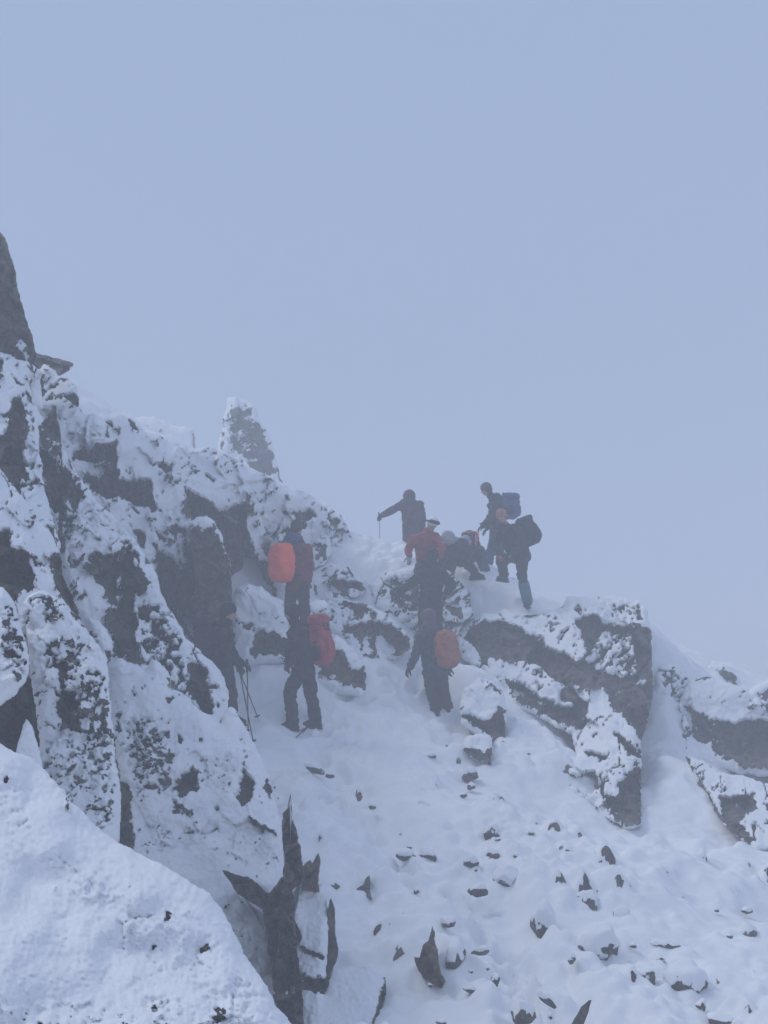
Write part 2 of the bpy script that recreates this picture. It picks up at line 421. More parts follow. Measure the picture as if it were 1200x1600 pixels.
    for tfrac, shr in rings:
        p = v[bv] * (1 - shr) + c * shr
        p = p + back * thick * tfrac
        p[:, 1] += 0.1 * noise(p * 3, seed)
        cur = {int(a): base + k for k, a in enumerate(bv)}
        for a, d in be.tolist():
            ff.append((prev[d], prev[a], cur[a], cur[d]))
        vv.append(p); mm.append(np.maximum(nrm_up, 0.0)); prev = cur; base += len(bv)
    vv.append((c + back * thick * 1.05)[None]); mm.append(np.array([0.5]))
    for a, d in be.tolist():
        ff.append((prev[d], prev[a], base))
    V = np.concatenate(vv); Ms = np.concatenate(mm)
    k = np.argmin(V[:, 2]); org = (float(c[0]), float(c[1] + 0.3), float(V[k, 2]))
    o = mesh_obj(name, V, ff, mat or M_ROCK, snow=Ms, origin=org)
    tag(o, label, category, group)
    # how much of the face lies under the snow sheet
    zz = terrain_z(v[::7, 0], v[::7, 1], False)
    REPORT.append((label, len(V), float((zz > v[::7, 2]).mean())))
    return o

ext = lambda *a: list(a)
# far things first
rock('rock_pinnacle', 'hazy snow-plastered rock pinnacle standing alone behind the left ridge',
  [(357,622),(370,620),(385,627),(397,635),(405,655),(417,672),(427,692),(431,717),(435,732),(442,750),(450,775),(455,830),(340,830),(335,730),(338,702),(347,675),(351,645)],
  27.5, 29, thick=2.0, R=18, step=1.5, crumbs=1.0, fs=0.12, seed=11, facet=0.12, rec=0.15, category='rock pinnacle',
  bare=[([(352,630),(395,640),(420,680),(430,740),(400,745),(350,700)],-0.8),([(354,632),(394,640),(418,675),(432,715),(438,745),(410,752),(385,735),(360,705)],0.66),([(392,668),(418,675),(432,712),(434,738),(421,745),(405,722)],0.8),([(338,704),(347,676),(351,660),(354,680),(350,700),(345,715)],0.8),([(430,722),(446,760),(436,752)],)])
rock('rock_block', 'faint pale block almost lost in fog left of the pinnacle',
  [(200,655),(225,652),(242,649),(270,664),(302,671),(305,690),(308,760),(200,760)], 37, 38, thick=2, R=14, step=2, seed=12, bare=[([(300,670),(304,672),(309,705),(303,700)],),([(240,672),(255,670),(252,678)],0.6),([(225,650),(236,655),(232,690),(226,690)],0.5)])
rock('rock_slab', 'grey rock slab jutting sideways behind the tall spire at the top left',
  [(40,545),(58,552),(85,559),(114,568),(110,577),(103,583),(94,588),(80,580),(68,584),(40,590)], 14.6, 15.2, thick=0.9, R=8, step=1.2, seed=13, snowy=0.02, sn=0.02, facet=0.04, rough=1.2, mat=M_BROWN)
rock('rock_spire', 'tall bare grey rock spire cut off by the left picture edge',
  [(-90,330),(-20,352),(0,363),(9,374),(17,398),(24,426),(31,460),(37,487),(43,510),(51,523),(55,542),(58,557),(64,585),(66,640),(-90,640)], 11.6, 12.6, gx=0.004, thick=1.6, R=16, step=1.5, seed=14, sn=0.05, facet=0.16, rec=0.0, category='rock spire', mat=M_BROWN, rough=1.5, cell=60,
  snowp=[([(27,541),(33,534),(40,541),(34,548)],0.95),([(40,552),(46,556),(42,562)],0.95)], bare=[([(-95,320),(0,340),(120,480),(90,640),(64,585),(58,572),(48,568),(40,568),(33,572),(22,560),(8,553),(-95,540)],),])
rock('rock_block', 'snow-capped block wedged under the jutting grey slab at top left',
  [(45,592),(60,582),(70,572),(86,578),(92,590),(108,592),(120,604),(123,634),(105,640),(80,640),(55,640),(44,612)], 13.4, 14.2, thick=1.0, R=12, step=1.5, crumbs=0.6, fs=0.12, seed=15, sn=0.05,
  snowp=[([(72,585),(84,590),(80,602)],0.6)], bare=[([(46,597),(55,590),(67,587),(68,622),(60,618),(50,616)],),([(67,592),(86,594),(85,612),(70,608)],0.7),([(92,594),(99,590),(108,597),(100,600)],),([(98,622),(108,618),(120,614),(122,636),(110,630)],)])
rock('rock_ridge', 'long snow-covered ridge rock with dark overhung wall behind the leftmost hikers',
  [(60,640),(95,640),(110,640),(123,634),(133,645),(160,655),(177,648),(205,655),(227,677),(260,690),(300,702),(337,703),(360,713),(400,737),(440,755),(480,772),(500,785),(512,800),(515,820),(500,835),(480,860),(470,900),(455,950),(450,1010),(400,1070),(380,1130),(330,1140),(250,1010),(200,910),(150,830),(100,750)],
  16.3, 17.2, gx=0.0128, thick=2.2, R=34, step=2.0, crumbs=0.70, fs=0.12, mat=M_BROWN, seed=16, facet=0.22, rec=0.75, sn=0.12, lump=0.12, category='rock ridge', cell=40,
  snowp=[([(350,804),(358,806),(374,820),(372,825),(362,820)],0.95),([(399,864),(410,868),(423,876),(421,880),(405,872)],0.95),([(400,846),(418,848),(428,856),(408,858)],0.8),([(150,700),(172,703),(170,720),(140,722)],0.45),([(345,845),(375,860),(380,900),(350,880)],0.12),([(215,762),(240,765),(243,790),(230,785)],0.3)], bare=[([(95,650),(150,660),(175,690),(120,700),(100,690)],-0.8),([(230,700),(300,740),(330,780),(290,765),(250,735)],-0.6),([(400,810),(450,800),(470,850),(440,870),(410,850)],-0.7),([(250,800),(290,800),(300,850),(265,845)],-0.8),([(330,720),(400,760),(380,785),(340,770)],-0.45),([(290,768),(310,778),(333,790),(348,801),(357,798),(372,795),(383,786),(388,800),(386,815),(388,832),(388,850),(400,862),(395,870),(415,880),(425,905),(432,930),(440,960),(452,1040),(372,1125),(330,1110),(300,1010),(250,930),(246,905),(242,857),(272,877),(282,892),(293,880),(286,865),(290,847),(305,868),(312,862),(300,835),(297,818),(288,800)],),
   ([(112,712),(133,702),(140,710),(152,698),(172,698),(182,694),(186,717),(180,735),(166,724),(158,730),(114,729)],),
   ([(163,727),(184,737),(188,752),(208,755),(240,758),(243,790),(253,802),(240,804),(213,794),(187,784),(170,783),(150,777),(133,753),(135,746),(160,753),(165,740)],),
   ([(163,660),(175,665),(190,679),(174,672)],),([(200,656),(208,660),(217,673),(227,681),(208,676)],),
   ([(222,714),(240,716),(268,735),(290,757),(280,768),(262,752),(240,735)],0.62),
   ([(240,850),(258,872),(243,862)],),([(205,828),(220,830),(228,845),(226,862),(214,848)],),([(242,832),(262,845),(258,852),(246,845)],),
   ([(255,822),(285,815),(300,838),(296,850),(270,845)],0.6),
   ([(386,772),(391,778),(389,800),(384,812),(383,795)],),([(395,790),(399,793),(394,808),(392,806)],),
   ([(428,800),(445,796),(482,797),(495,806),(482,818),(470,842),(455,848),(440,846),(452,824),(460,813),(440,808)],0.85),
   ([(400,850),(425,850),(430,880),(412,876)],0.55),
   ([(405,775),(418,770),(425,780)],0.5),([(440,770),(455,782),(448,784)],),([(300,738),(312,740),(306,744)],),([(322,746),(336,754),(330,755)],)])
rock('rock_pillar', 'dark rock pillar with snow on its head inside the shaded recess',
  [(296,819),(308,810),(323,807),(336,815),(342,830),(350,850),(357,868),(360,900),(366,1000),(320,1010),(306,960),(303,900),(300,860)], 15.75, 16.3, thick=1.2, R=14, step=1.6, mat=M_BROWN, seed=17, sn=0.06, rec=0.06, facet=0.12,
  bare=[([(290,830),(306,826),(318,829),(330,826),(336,842),(347,850),(362,880),(385,1030),(280,1030),(290,880)],),([(326,812),(345,830),(358,875),(340,850)],0.6)])
# upper left crag
rock('rock_crag', 'brownish bare rock face with snow shelf below the tall spire at the left edge',
  [(-80,545),(0,552),(12,558),(28,566),(45,566),(62,578),(66,584),(50,592),(46,600),(52,622),(58,640),(60,668),(62,700),(66,735),(72,770),(80,800),(96,850),(90,875),(40,880),(-80,880)],
  9.8, 11.6, gx=0.004, thick=1.8, R=24, step=1.8, crumbs=0.9, fs=0.12, seed=18, sn=0.09, facet=0.12, rec=0.16, mat=M_BROWN, lump=0.08,
  bare=[([(42,640),(56,640),(60,700),(62,735),(46,735),(40,690)],-0.95),([(10,640),(22,640),(16,665),(5,680)],-0.7),([(18,632),(24,626),(37,626),(40,653),(43,677),(40,690),(42,705),(38,712),(44,738),(52,742),(45,752),(35,752),(32,775),(20,762),(10,742),(-80,700),(-80,690),(8,680),(16,662),(20,648)],),
   ([(40,612),(50,622),(52,634),(46,630)],),([(40,655),(48,660),(46,688),(40,688)],0.4),([(42,720),(62,725),(58,745),(46,745)],0.75),([(36,745),(66,745),(68,764),(44,772)],0.6),([(0,545),(3,555),(4,590),(-20,595),(-20,545)],),([(8,655),(22,655),(18,662)],0.6),([(15,775),(45,790),(42,800)],0.3)])
rock('rock_fin', 'small pointed dark fin of rock above the diagonal slabs at upper left',
  [(60,668),(68,658),(78,648),(83,633),(88,633),(89,655),(93,680),(98,698),(90,715),(66,700)], 12.3, 12.8, thick=0.5, R=8, step=1.2, seed=19, snowy=0.03, sn=0.05, facet=0.05, rough=1.3,
  snowp=[([(76,672),(82,668),(84,676),(88,674),(86,682)],0.7)], bare=[([(62,672),(70,656),(80,646),(83,630),(89,630),(92,660),(100,698),(94,695),(70,678)],)])
rock('rock_slab', 'steep dark slab with snow crust on its upper edge left of the long ridge',
  [(60,690),(66,676),(80,686),(98,698),(108,715),(112,730),(125,745),(140,768),(150,782),(165,798),(190,822),(180,860),(150,885),(115,900),(95,865),(82,820),(72,780),(64,740)],
  11.6, 12.9, gx=0.004, thick=1.3, R=18, step=1.6, crumbs=1.0, fs=0.12, seed=20, sn=0.09, facet=0.13, rec=0.16,
  snowp=[([(95,786),(112,790),(108,806),(96,803)],0.7),([(86,720),(96,728),(98,742),(88,738)],0.5)], bare=[([(110,735),(140,770),(165,810),(150,830),(125,790)],-0.7),([(63,703),(78,716),(90,722),(98,732),(112,742),(120,753),(128,775),(125,790),(120,806),(108,788),(98,786),(94,797),(100,806),(84,804),(77,784),(70,762),(65,735)],),
   ([(92,722),(108,735),(112,748),(100,745)],0.5),([(80,800),(100,806),(125,800),(130,820),(128,845),(110,850),(95,845),(86,820)],0.62),([(128,800),(150,812),(158,838),(138,830)],0.55),([(126,772),(135,780),(136,792),(128,790)],0.7)])
rock('rock_slab', 'large diagonal slab with bare grey middle sloping down to the pole-holding hiker',
  [(98,850),(118,805),(150,785),(168,798),(187,820),(212,845),(235,880),(248,902),(251,925),(262,948),(275,968),(290,998),(312,1016),(327,1033),(345,1053),(360,1083),(354,1132),(340,1150),(300,1130),(270,1100),(235,1070),(175,1060),(150,1010),(130,975),(112,935),(98,890)],
  11.5, 12.6, gx=0.006, thick=1.3, R=20, step=1.8, crumbs=0.80, fs=0.12, seed=21, sn=0.10, facet=0.13, rec=0.15, lump=0.07,
  snowp=[([(180,905),(192,900),(196,930),(186,950),(178,935)],0.55),([(150,870),(200,862),(190,880),(160,884)],0.35),([(170,940),(190,955),(180,965)],0.6)], bare=[([(110,800),(150,792),(190,830),(215,870),(180,855),(130,850)],-0.8),([(245,1080),(300,1100),(320,1125),(280,1100)],-0.8),([(131,888),(147,866),(170,868),(200,858),(213,885),(235,912),(229,924),(214,934),(214,1000),(220,1030),(234,1042),(180,1032),(177,1000),(160,970),(174,953),(167,934),(143,904)],),
   ([(212,940),(240,945),(262,962),(284,1000),(290,1035),(298,1093),(260,1080),(228,1042),(212,1000)],0.56),
   ([(292,1032),(308,1040),(321,1050),(330,1078),(334,1123),(317,1118),(300,1098)],),
   ([(104,850),(125,822),(140,850),(132,880),(118,905),(106,900)],0.55),([(182,850),(200,842),(215,862),(222,885),(205,878)],0.5),
   ([(210,830),(222,832),(231,848),(238,866),(226,860)],),([(248,900),(262,925),(262,950),(253,935)],0.6),([(340,1100),(352,1105),(350,1132),(338,1128)],0.8),([(330,1072),(345,1076),(338,1082)],)])
rock('rock_slab', 'snowy shelf over a dark brown hollow at the left edge',
  [(-80,700),(-20,725),(0,737),(20,760),(45,790),(62,815),(80,833),(93,860),(98,895),(112,928),(132,980),(128,1000),(100,990),(60,1000),(0,1010),(-80,1010)],
  8.6, 9.8, gx=0.004, thick=1.5, R=22, step=1.8, crumbs=0.60, fs=0.12, seed=22, sn=0.10, facet=0.10, rec=0.25, mat=M_BROWN,
  bare=[([(-80,828),(0,833),(17,834),(20,862),(30,868),(46,866),(47,888),(57,906),(53,930),(33,932),(27,947),(30,965),(17,942),(8,924),(-80,915)],),
   ([(97,868),(110,923),(131,982),(120,975),(103,944),(82,912),(80,878),(88,866)],),([(46,866),(70,868),(78,890),(72,915),(56,905)],0.5),([(25,826),(44,830),(42,836)],0.7),([(80,832),(94,850),(96,868),(84,862)],0.7),([(86,802),(96,815),(92,822)],0.6)])
rock('rock', 'rounded snow-capped stone wedged in the crack between two rimed slabs',
  [(132,968),(142,965),(155,970),(168,985),(175,1000),(176,1020),(170,1036),(158,1030),(146,1010),(136,990)], 9.9, 10.2, thick=0.6, R=16, step=1.4, seed=23, sn=0.06, facet=0.04,
  bare=[([(138,985),(150,995),(165,1005),(160,1018),(150,1010)],0.65),([(165,1020),(174,1018),(170,1034)],)])
rock('rock_slab', 'tall rime-crusted slab standing behind the smooth foreground snow boulder',
  [(34,945),(42,932),(65,924),(82,930),(100,945),(120,970),(140,992),(155,1008),(168,1032),(170,1060),(172,1090),(176,1130),(182,1190),(190,1250),(186,1300),(186,1400),(60,1400),(40,1250),(55,1190),(62,1165),(58,1120),(50,1075),(46,1020),(38,975)],
  7.2, 8.5, gx=0.002, thick=1.2, R=24, step=2.0, crumbs=0.75, fs=0.12, seed=24, sn=0.06, facet=0.07, rec=0.08, lump=0.06,
  bare=[([(85,1150),(178,1150),(186,1230),(186,1300),(140,1270),(100,1230),(85,1190)],-0.85),([(40,960),(60,990),(75,1060),(70,1130),(60,1120),(48,1040)],-0.7),([(110,975),(140,1000),(165,1040),(140,1035)],-0.8),([(70,1000),(90,990),(112,988),(134,1035),(150,1050),(168,1053),(174,1100),(178,1155),(140,1162),(97,1142),(86,1095),(93,1074),(70,1035)],0.52),
   ([(87,1087),(105,1085),(114,1090),(117,1133),(97,1141)],),([(140,1105),(172,1104),(174,1150),(146,1155)],0.7),([(75,1000),(105,995),(110,1015),(90,1025)],0.75),
   ([(40,940),(70,926),(100,950),(105,975),(80,980),(45,970)],0.4),([(95,1160),(150,1165),(160,1190),(110,1200)],0.22),([(108,1060),(128,1055),(125,1075)],0.75)])
rock('rock', 'small snowy boulder with rime speckles at the extreme left edge',
  [(-70,900),(0,918),(14,928),(22,945),(30,975),(40,1000),(46,1040),(40,1068),(24,1088),(0,1104),(-70,1110)], 6.9, 7.3, thick=0.9, R=22, step=2, seed=25, sn=0.06, facet=0.06, rec=0.06,
  bare=[([(-40,940),(20,950),(40,1000),(40,1060),(0,1080),(-40,1080)],-0.7),([(8,955),(24,950),(40,1000),(46,1045),(36,1062),(18,1040),(2,1030),(2,990)],0.55),([(20,1050),(36,1058),(28,1070)],)])
rock('rock_wall', 'shadowed dark rock wall in the gap behind the small snow cone at left',
  [(-60,1060),(0,1070),(40,1050),(70,1080),(80,1200),(40,1260),(-60,1260)], 8.3, 8.5, thick=0.8, R=10, step=2.2, seed=26, snowy=0.0, sn=0.0, facet=0.12, bare=[([(-80,1000),(110,1000),(110,1300),(-80,1300)],)])
rock('snow_cone', 'small pointed cone of snow in the dark gap at the left edge',
  [(26,1176),(30,1155),(36,1132),(41,1123),(47,1130),(55,1150),(62,1172),(68,1215),(22,1215)], 6.9, 7.1, thick=0.4, R=14, step=1.6, seed=27, sn=0.04, category='snow mound', rough=1.0)
# slab F and its neighbours
rock('rock_slab', 'broad snow-buried slab with small dark rock windows below the pole-holding hiker',
  [(168,1040),(185,1029),(215,1041),(228,1050),(238,1031),(250,1036),(262,1050),(266,1074),(285,1083),(310,1108),(345,1132),(352,1110),(360,1103),(370,1112),(378,1128),(396,1160),(410,1183),(420,1215),(428,1250),(441,1290),(447,1340),(445,1400),(440,1470),(440,1640),(250,1640),(200,1420),(180,1330),(184,1270),(190,1240),(182,1195),(174,1150),(170,1090)],
  8.7, 11.3, gx=0.003, thick=1.6, R=30, step=2.0, crumbs=0.40, fs=0.12, seed=28, sn=0.08, facet=0.07, rec=0.14, lump=0.10,
  bare=[([(195,1125),(235,1120),(270,1150),(285,1200),(265,1240),(225,1260),(205,1230),(195,1170)],-1.0),([(225,1265),(262,1290),(310,1290),(350,1290),(300,1330),(240,1330)],-0.75),([(255,1045),(285,1065),(300,1095),(262,1078)],-0.9),([(330,1180),(370,1190),(365,1240),(320,1230)],-0.6),([(360,1260),(420,1300),(430,1345),(380,1340),(340,1310)],-0.65),([(176,1150),(184,1196),(193,1227),(207,1232),(206,1262),(210,1335),(182,1325),(180,1270),(170,1240),(165,1160)],),
   ([(273,1234),(285,1217),(300,1206),(308,1212),(309,1238),(298,1244),(290,1252),(280,1248)],),([(262,1246),(275,1250),(290,1256),(310,1260),(300,1282),(268,1280)],0.75),
   ([(372,1250),(378,1225),(381,1198),(386,1212),(402,1228),(393,1263),(378,1261)],),([(410,1234),(417,1215),(426,1238),(423,1256)],),
   ([(328,1272),(345,1258),(352,1276),(336,1282)],0.6),([(384,1272),(402,1285),(434,1303),(432,1307),(398,1290)],),
   ([(200,1150),(240,1140),(265,1170),(258,1210),(215,1205)],0.30),([(180,1090),(195,1110),(190,1160),(178,1160)],0.5),
   ([(258,1092),(272,1093),(264,1101)],),([(279,1150),(286,1160),(284,1170),(279,1165)],),([(310,1152),(318,1156),(313,1162)],),([(208,1085),(214,1090),(211,1096)],),
   ([(255,1050),(275,1060),(280,1082),(262,1078)],0.45)])
rock('rock_wedge', 'dark overhung rock wedge under the snow slab left of the tall splintered blade',
  [(348,1360),(388,1371),(419,1394),(432,1382),(442,1366),(446,1400),(446,1640),(438,1640),(426,1560),(427,1508),(417,1484),(416,1458),(409,1421),(392,1410),(369,1394)],
  9.45, 9.2, thick=0.5, R=5, step=1.4, seed=129, sn=0.0, facet=0.10, rec=0.0, snowy=0.0, rough=1.6, cell=30, bare=[([(330,1340),(470,1340),(470,1650),(330,1650)],)])
rock('splintered_rock', 'tall splintered grey rock blade standing upright between snow slabs in the foreground',
  [(440,1640),(433,1570),(431,1500),(437,1440),(441,1390),(444,1330),(441,1290),(442,1271),(449,1263),(452,1247),(454,1238),(456,1260),(459,1286),(464,1296),(467,1317),(470,1322),(473,1350),(471,1378),(457,1390),(460,1420),(462,1442),(470,1458),(472,1468),(463,1484),(468,1510),(471,1525),(474,1570),(476,1640)],
  8.7, 9.25, thick=0.3, R=7, step=1.3, seed=29, sn=0.03, facet=0.14, rec=0.0, snowy=0.0, rough=1.4, mat=M_BROWN, cell=26, category='rock blade',
  bare=[([(340,1230),(500,1230),(500,1650),(340,1650)],)], snowp=[([(440,1540),(452,1530),(450,1560),(458,1590),(444,1585)],0.35)])
rock('rock_shard', 'short jagged rock shard right beside the tall upright blade',
  [(466,1388),(472,1356),(478,1348),(484,1345),(488,1352),(497,1333),(500,1346),(498,1372),(500,1395)], 9.4, 9.5, thick=0.25, R=6, step=1.2, seed=30, snowy=0.0, sn=0.0, facet=0.05, rec=0.0, rough=1.2, mat=M_BROWN, bare=[([(440,1320),(520,1320),(520,1400),(440,1400)],)])
rock('rock_block', 'snow-topped block right of the tall rock blade with dark ledges beneath',
  [(452,1392),(462,1380),(478,1377),(504,1382),(511,1400),(513,1440),(512,1496),(508,1540),(505,1600),(500,1640),(450,1640),(455,1450)], 8.8, 9.6, thick=0.8, R=14, step=1.6, seed=31, sn=0.05, rec=0.12, facet=0.06,
  bare=[([(468,1478),(486,1484),(507,1495),(505,1503),(473,1489)],),([(468,1520),(486,1528),(510,1530),(510,1552),(500,1553),(472,1547)],),([(505,1400),(514,1400),(512,1440),(506,1430)],0.5)])
rock('splintered_rock', 'slim dark upright rock blade second from the tall splintered one',
  [(511,1440),(514,1405),(518,1400),(524,1420),(523,1455),(529,1483),(526,1504),(519,1514),(512,1558),(506,1552),(508,1504),(511,1467)], 9.2, 9.5, thick=0.25, R=5, step=1.2, seed=32, sn=0.03, snowy=0.1, facet=0.05, rec=0.0, rough=1.2, category='rock blade',
  bare=[([(500,1450),(513,1400),(519,1396),(530,1480),(530,1570),(500,1570)],)])
rock('rock_slab', 'flat snow-covered slab with dark right edge at the bottom of the picture',
  [(478,1560),(495,1548),(508,1552),(518,1512),(540,1510),(575,1516),(604,1527),(606,1545),(596,1580),(588,1640),(478,1640)], 8.7, 9.4, thick=0.6, R=12, step=1.8, seed=33, sn=0.05, rec=0.06, facet=0.04,
  bare=[([(602,1526),(612,1548),(600,1562),(592,1640),(580,1640),(587,1572),(598,1545)],)])
rock('rock_spike', 'sharp pointed grey rock spike poking through the snow at bottom centre',
  [(646,1494),(655,1496),(662,1476),(670,1470),(675,1444),(679,1456),(679,1470),(684,1484),(688,1520),(698,1533),(690,1545),(660,1530),(650,1510)], 9.25, 9.5, thick=0.3, R=7, step=1.2, seed=34, snowy=0.0, sn=0.02, facet=0.05, rec=0.0, rough=1.3, mat=M_BROWN, category='rock spike',
  bare=[([(630,1430),(710,1430),(710,1560),(630,1560)],)])
rock('rock_spike', 'tiny grey rock spike right of the upright blades',
  [(557,1388),(566,1383),(572,1372),(577,1368),(579,1396),(582,1405),(560,1404)], 10.85, 10.95, thick=0.2, R=5, step=1.1, seed=35, snowy=0.0, sn=0.02, facet=0.03, rec=0.0, rough=1.0, category='rock spike', bare=[([(540,1350),(600,1350),(600,1420),(540,1420)],)])
# rocks round the waiting hikers
rock('boulder', 'rounded boulder with smooth snow dome between the two leftmost hikers',
  [(352,960),(360,938),(370,920),(387,911),(408,918),(424,931),(441,939),(450,965),(452,1000),(450,1040),(419,1045),(380,1045),(358,1040),(352,1000)], 16.65, 17.1, thick=1.4, R=26, step=1.6, crumbs=0.3, fs=0.12, seed=36, sn=0.08, rec=0.22, facet=0.08, category='boulder',
  bare=[([(365,967),(387,973),(408,980),(424,988),(440,994),(455,1012),(455,1034),(424,1024),(400,1029),(388,1022),(398,1002),(385,992)],0.85),([(395,995),(425,990),(450,1000),(450,1030),(420,1024),(400,1026)],)])
rock('rock', 'brown-faced rock with sloping snow top right of the red backpack',
  [(488,1060),(500,1038),(514,1020),(516,1000),(524,992),(538,1000),(560,1022),(570,1041),(573,1082),(566,1090),(530,1088),(500,1080)], 16.35, 16.9, thick=1.0, R=12, step=1.5, seed=37, sn=0.06, rec=0.14, mat=M_BROWN, facet=0.06,
  bare=[([(494,1057),(507,1038),(520,1018),(532,1016),(540,1030),(549,1046),(560,1048),(568,1042),(572,1080),(548,1074),(508,1066)],)])
rock('rock', 'rimed rock hump on the skyline right of the orange pack cover',
  [(425,800),(440,775),(470,778),(490,782),(510,790),(532,805),(543,822),(551,842),(547,858),(520,862),(490,850),(440,850)], 20.2, 20.8, thick=1.4, R=20, step=1.6, crumbs=1.1, fs=0.12, seed=38, sn=0.07, facet=0.14, rec=0.16,
  bare=[([(440,780),(500,790),(540,825),(540,855),(500,840),(450,820)],-0.9),([(483,791),(507,796),(531,809),(541,825),(550,844),(542,857),(525,852),(509,829),(485,825),(477,815)],0.6),([(525,850),(540,836),(550,842),(545,858)],)])
rock('rock', 'snow-dusted stone leaning against the hiker with the orange pack cover',
  [(474,835),(485,829),(502,827),(514,842),(518,866),(508,888),(490,890),(474,870)], 19.3, 19.7, thick=0.8, R=16, step=1.4, seed=39, sn=0.05, facet=0.08, bare=[([(476,835),(512,835),(516,870),(490,885)],-0.9),([(486,848),(512,850),(516,875),(495,885),(482,870)],0.5)])
rock('rock', 'dark flat-fronted rock in the middle of the snowy step above the red backpack',
  [(484,905),(495,890),(515,882),(535,882),(552,892),(569,909),(572,922),(556,935),(520,945),(490,945)], 18.95, 19.4, thick=0.9, R=10, step=1.4, crumbs=0.9, fs=0.12, mat=M_BROWN, seed=40, sn=0.06, rec=0.18, facet=0.08,
  bare=[([(512,914),(530,906),(548,910),(568,911),(572,921),(550,923),(544,934),(522,934),(514,926)],),([(488,900),(520,888),(550,893),(545,905),(500,912)],0.45),([(484,905),(500,912),(505,935),(488,935)],0.6)])
rock('rock', 'long layered rock with dark overhung base left of the orange backpack',
  [(500,945),(515,935),(540,936),(575,945),(600,956),(615,972),(632,988),(642,1003),(641,1018),(615,1030),(580,1034),(555,1025),(535,1000),(505,985)], 17.65, 18.7, thick=1.2, R=14, step=1.5, crumbs=1.1, fs=0.12, mat=M_BROWN, seed=41, sn=0.07, rec=0.30, facet=0.10,
  bare=[([(532,978),(550,981),(560,976),(580,973),(612,977),(626,990),(641,1001),(641,1013),(632,1021),(615,1026),(597,1028),(572,1028),(564,1020),(556,998)],),
   ([(515,938),(545,940),(590,955),(605,970),(560,972),(520,960)],0.5),([(508,960),(530,968),(535,985),(512,985)],0.4)])
rock('rock', 'small snow-capped stone just above the red backpack',
  [(484,945),(492,938),(508,936),(516,945),(514,958),(490,960)], 16.9, 17.1, thick=0.4, R=9, step=1.2, seed=42, sn=0.04, bare=[([(486,952),(512,950),(514,958),(490,960)],0.7)])
rock('rock_step', 'rime-speckled rock step under the climber in black',
  [(575,915),(600,893),(650,884),(700,892),(735,925),(740,960),(725,990),(700,1005),(660,990),(640,985),(600,962),(580,940)], 18.7, 19.75, thick=1.0, R=14, step=1.6, crumbs=1.2, fs=0.12, seed=43, sn=0.06, rec=0.14, facet=0.12,
  bare=[([(590,900),(650,890),(730,930),(735,980),(690,990),(610,955)],-0.8),([(603,905),(625,895),(655,905),(660,935),(655,968),(630,960),(608,938)],0.46),([(590,898),(615,888),(640,888),(630,897)],0.4),([(696,945),(722,950),(735,985),(705,975)],0.55),([(690,900),(712,905),(705,920)],0.5)])
# right outcrop
rock('rock_outcrop', 'large overhanging outcrop with dark undercut faces on the right skyline',
  [(705,1000),(725,975),(750,962),(790,955),(840,960),(878,948),(884,931),(901,934),(954,932),(1002,939),(1011,956),(1017,983),(1018,1062),(1021,1077),(1013,1127),(1003,1162),(1003,1200),(1002,1290),(980,1300),(950,1290),(925,1262),(895,1245),(872,1228),(880,1200),(900,1180),(895,1150),(866,1138),(831,1118),(796,1100),(785,1075),(760,1055),(725,1035)],
  14.5, 19.4, gx=-0.0022, thick=1.6, R=24, step=1.8, crumbs=0.8, fs=0.12, seed=44, sn=0.11, rec=0.28, facet=0.12, lump=0.10, category='outcrop', cell=60,
  snowp=[([(912,1036),(930,1008),(945,990),(989,992),(994,1057),(970,1062),(945,1056)],0.55),([(990,1070),(1006,1066),(1004,1074),(994,1076)],0.8),([(835,1096),(850,1098),(858,1106),(842,1104)],0.6),([(950,1060),(1000,1080),(990,1120),(965,1100)],0.2),([(780,985),(840,1005),(835,1030),(790,1020)],0.12)], bare=[([(890,940),(1000,943),(1015,980),(930,975)],-0.8),([(760,958),(840,965),(850,990),(780,972)],-0.7),([(960,1150),(1000,1160),(1000,1200),(950,1200)],-0.6),([(722,998),(738,982),(757,972),(787,974),(815,984),(836,996),(850,1012),(870,1020),(892,1031),(908,1032),(914,1018),(908,992),(898,972),(927,962),(949,979),(989,979),(1017,981),(1025,1062),(1028,1076),(1006,1165),(996,1155),(980,1128),(958,1110),(946,1082),(919,1078),(906,1080),(885,1074),(866,1066),(850,1050),(836,1040),(809,1036),(787,1040),(752,1027)],),
   ([(790,1064),(814,1071),(844,1088),(866,1104),(880,1102),(901,1108),(919,1136),(906,1142),(866,1130),(831,1110),(801,1092)],),
   ([(922,1122),(938,1118),(956,1124),(954,1140),(922,1133)],0.8),
   ([(876,1225),(888,1211),(905,1214),(919,1211),(932,1211),(938,1232),(923,1247),(901,1237)],),
   ([(967,1226),(980,1206),(1004,1201),(1004,1290),(980,1290),(954,1275),(941,1261),(945,1246),(962,1246)],),
   ([(936,1212),(944,1225),(943,1255),(938,1240)],),
   ([(908,1175),(925,1178),(949,1184),(946,1190),(914,1183)],),([(958,1147),(975,1156),(1002,1184),(998,1188),(980,1180)],),
   ([(985,1165),(1003,1150),(1003,1190),(996,1180)],0.7),
   ([(880,955),(905,945),(925,962),(900,970)],0.5),([(950,940),(1000,945),(1010,975),(960,968)],0.42),([(768,958),(800,962),(796,972),(770,968)],0.7),([(845,1000),(868,1002),(866,1012)],0.7),([(848,965),(860,968),(855,971)],),([(885,975),(900,985),(905,1000),(890,990)],0.35)])
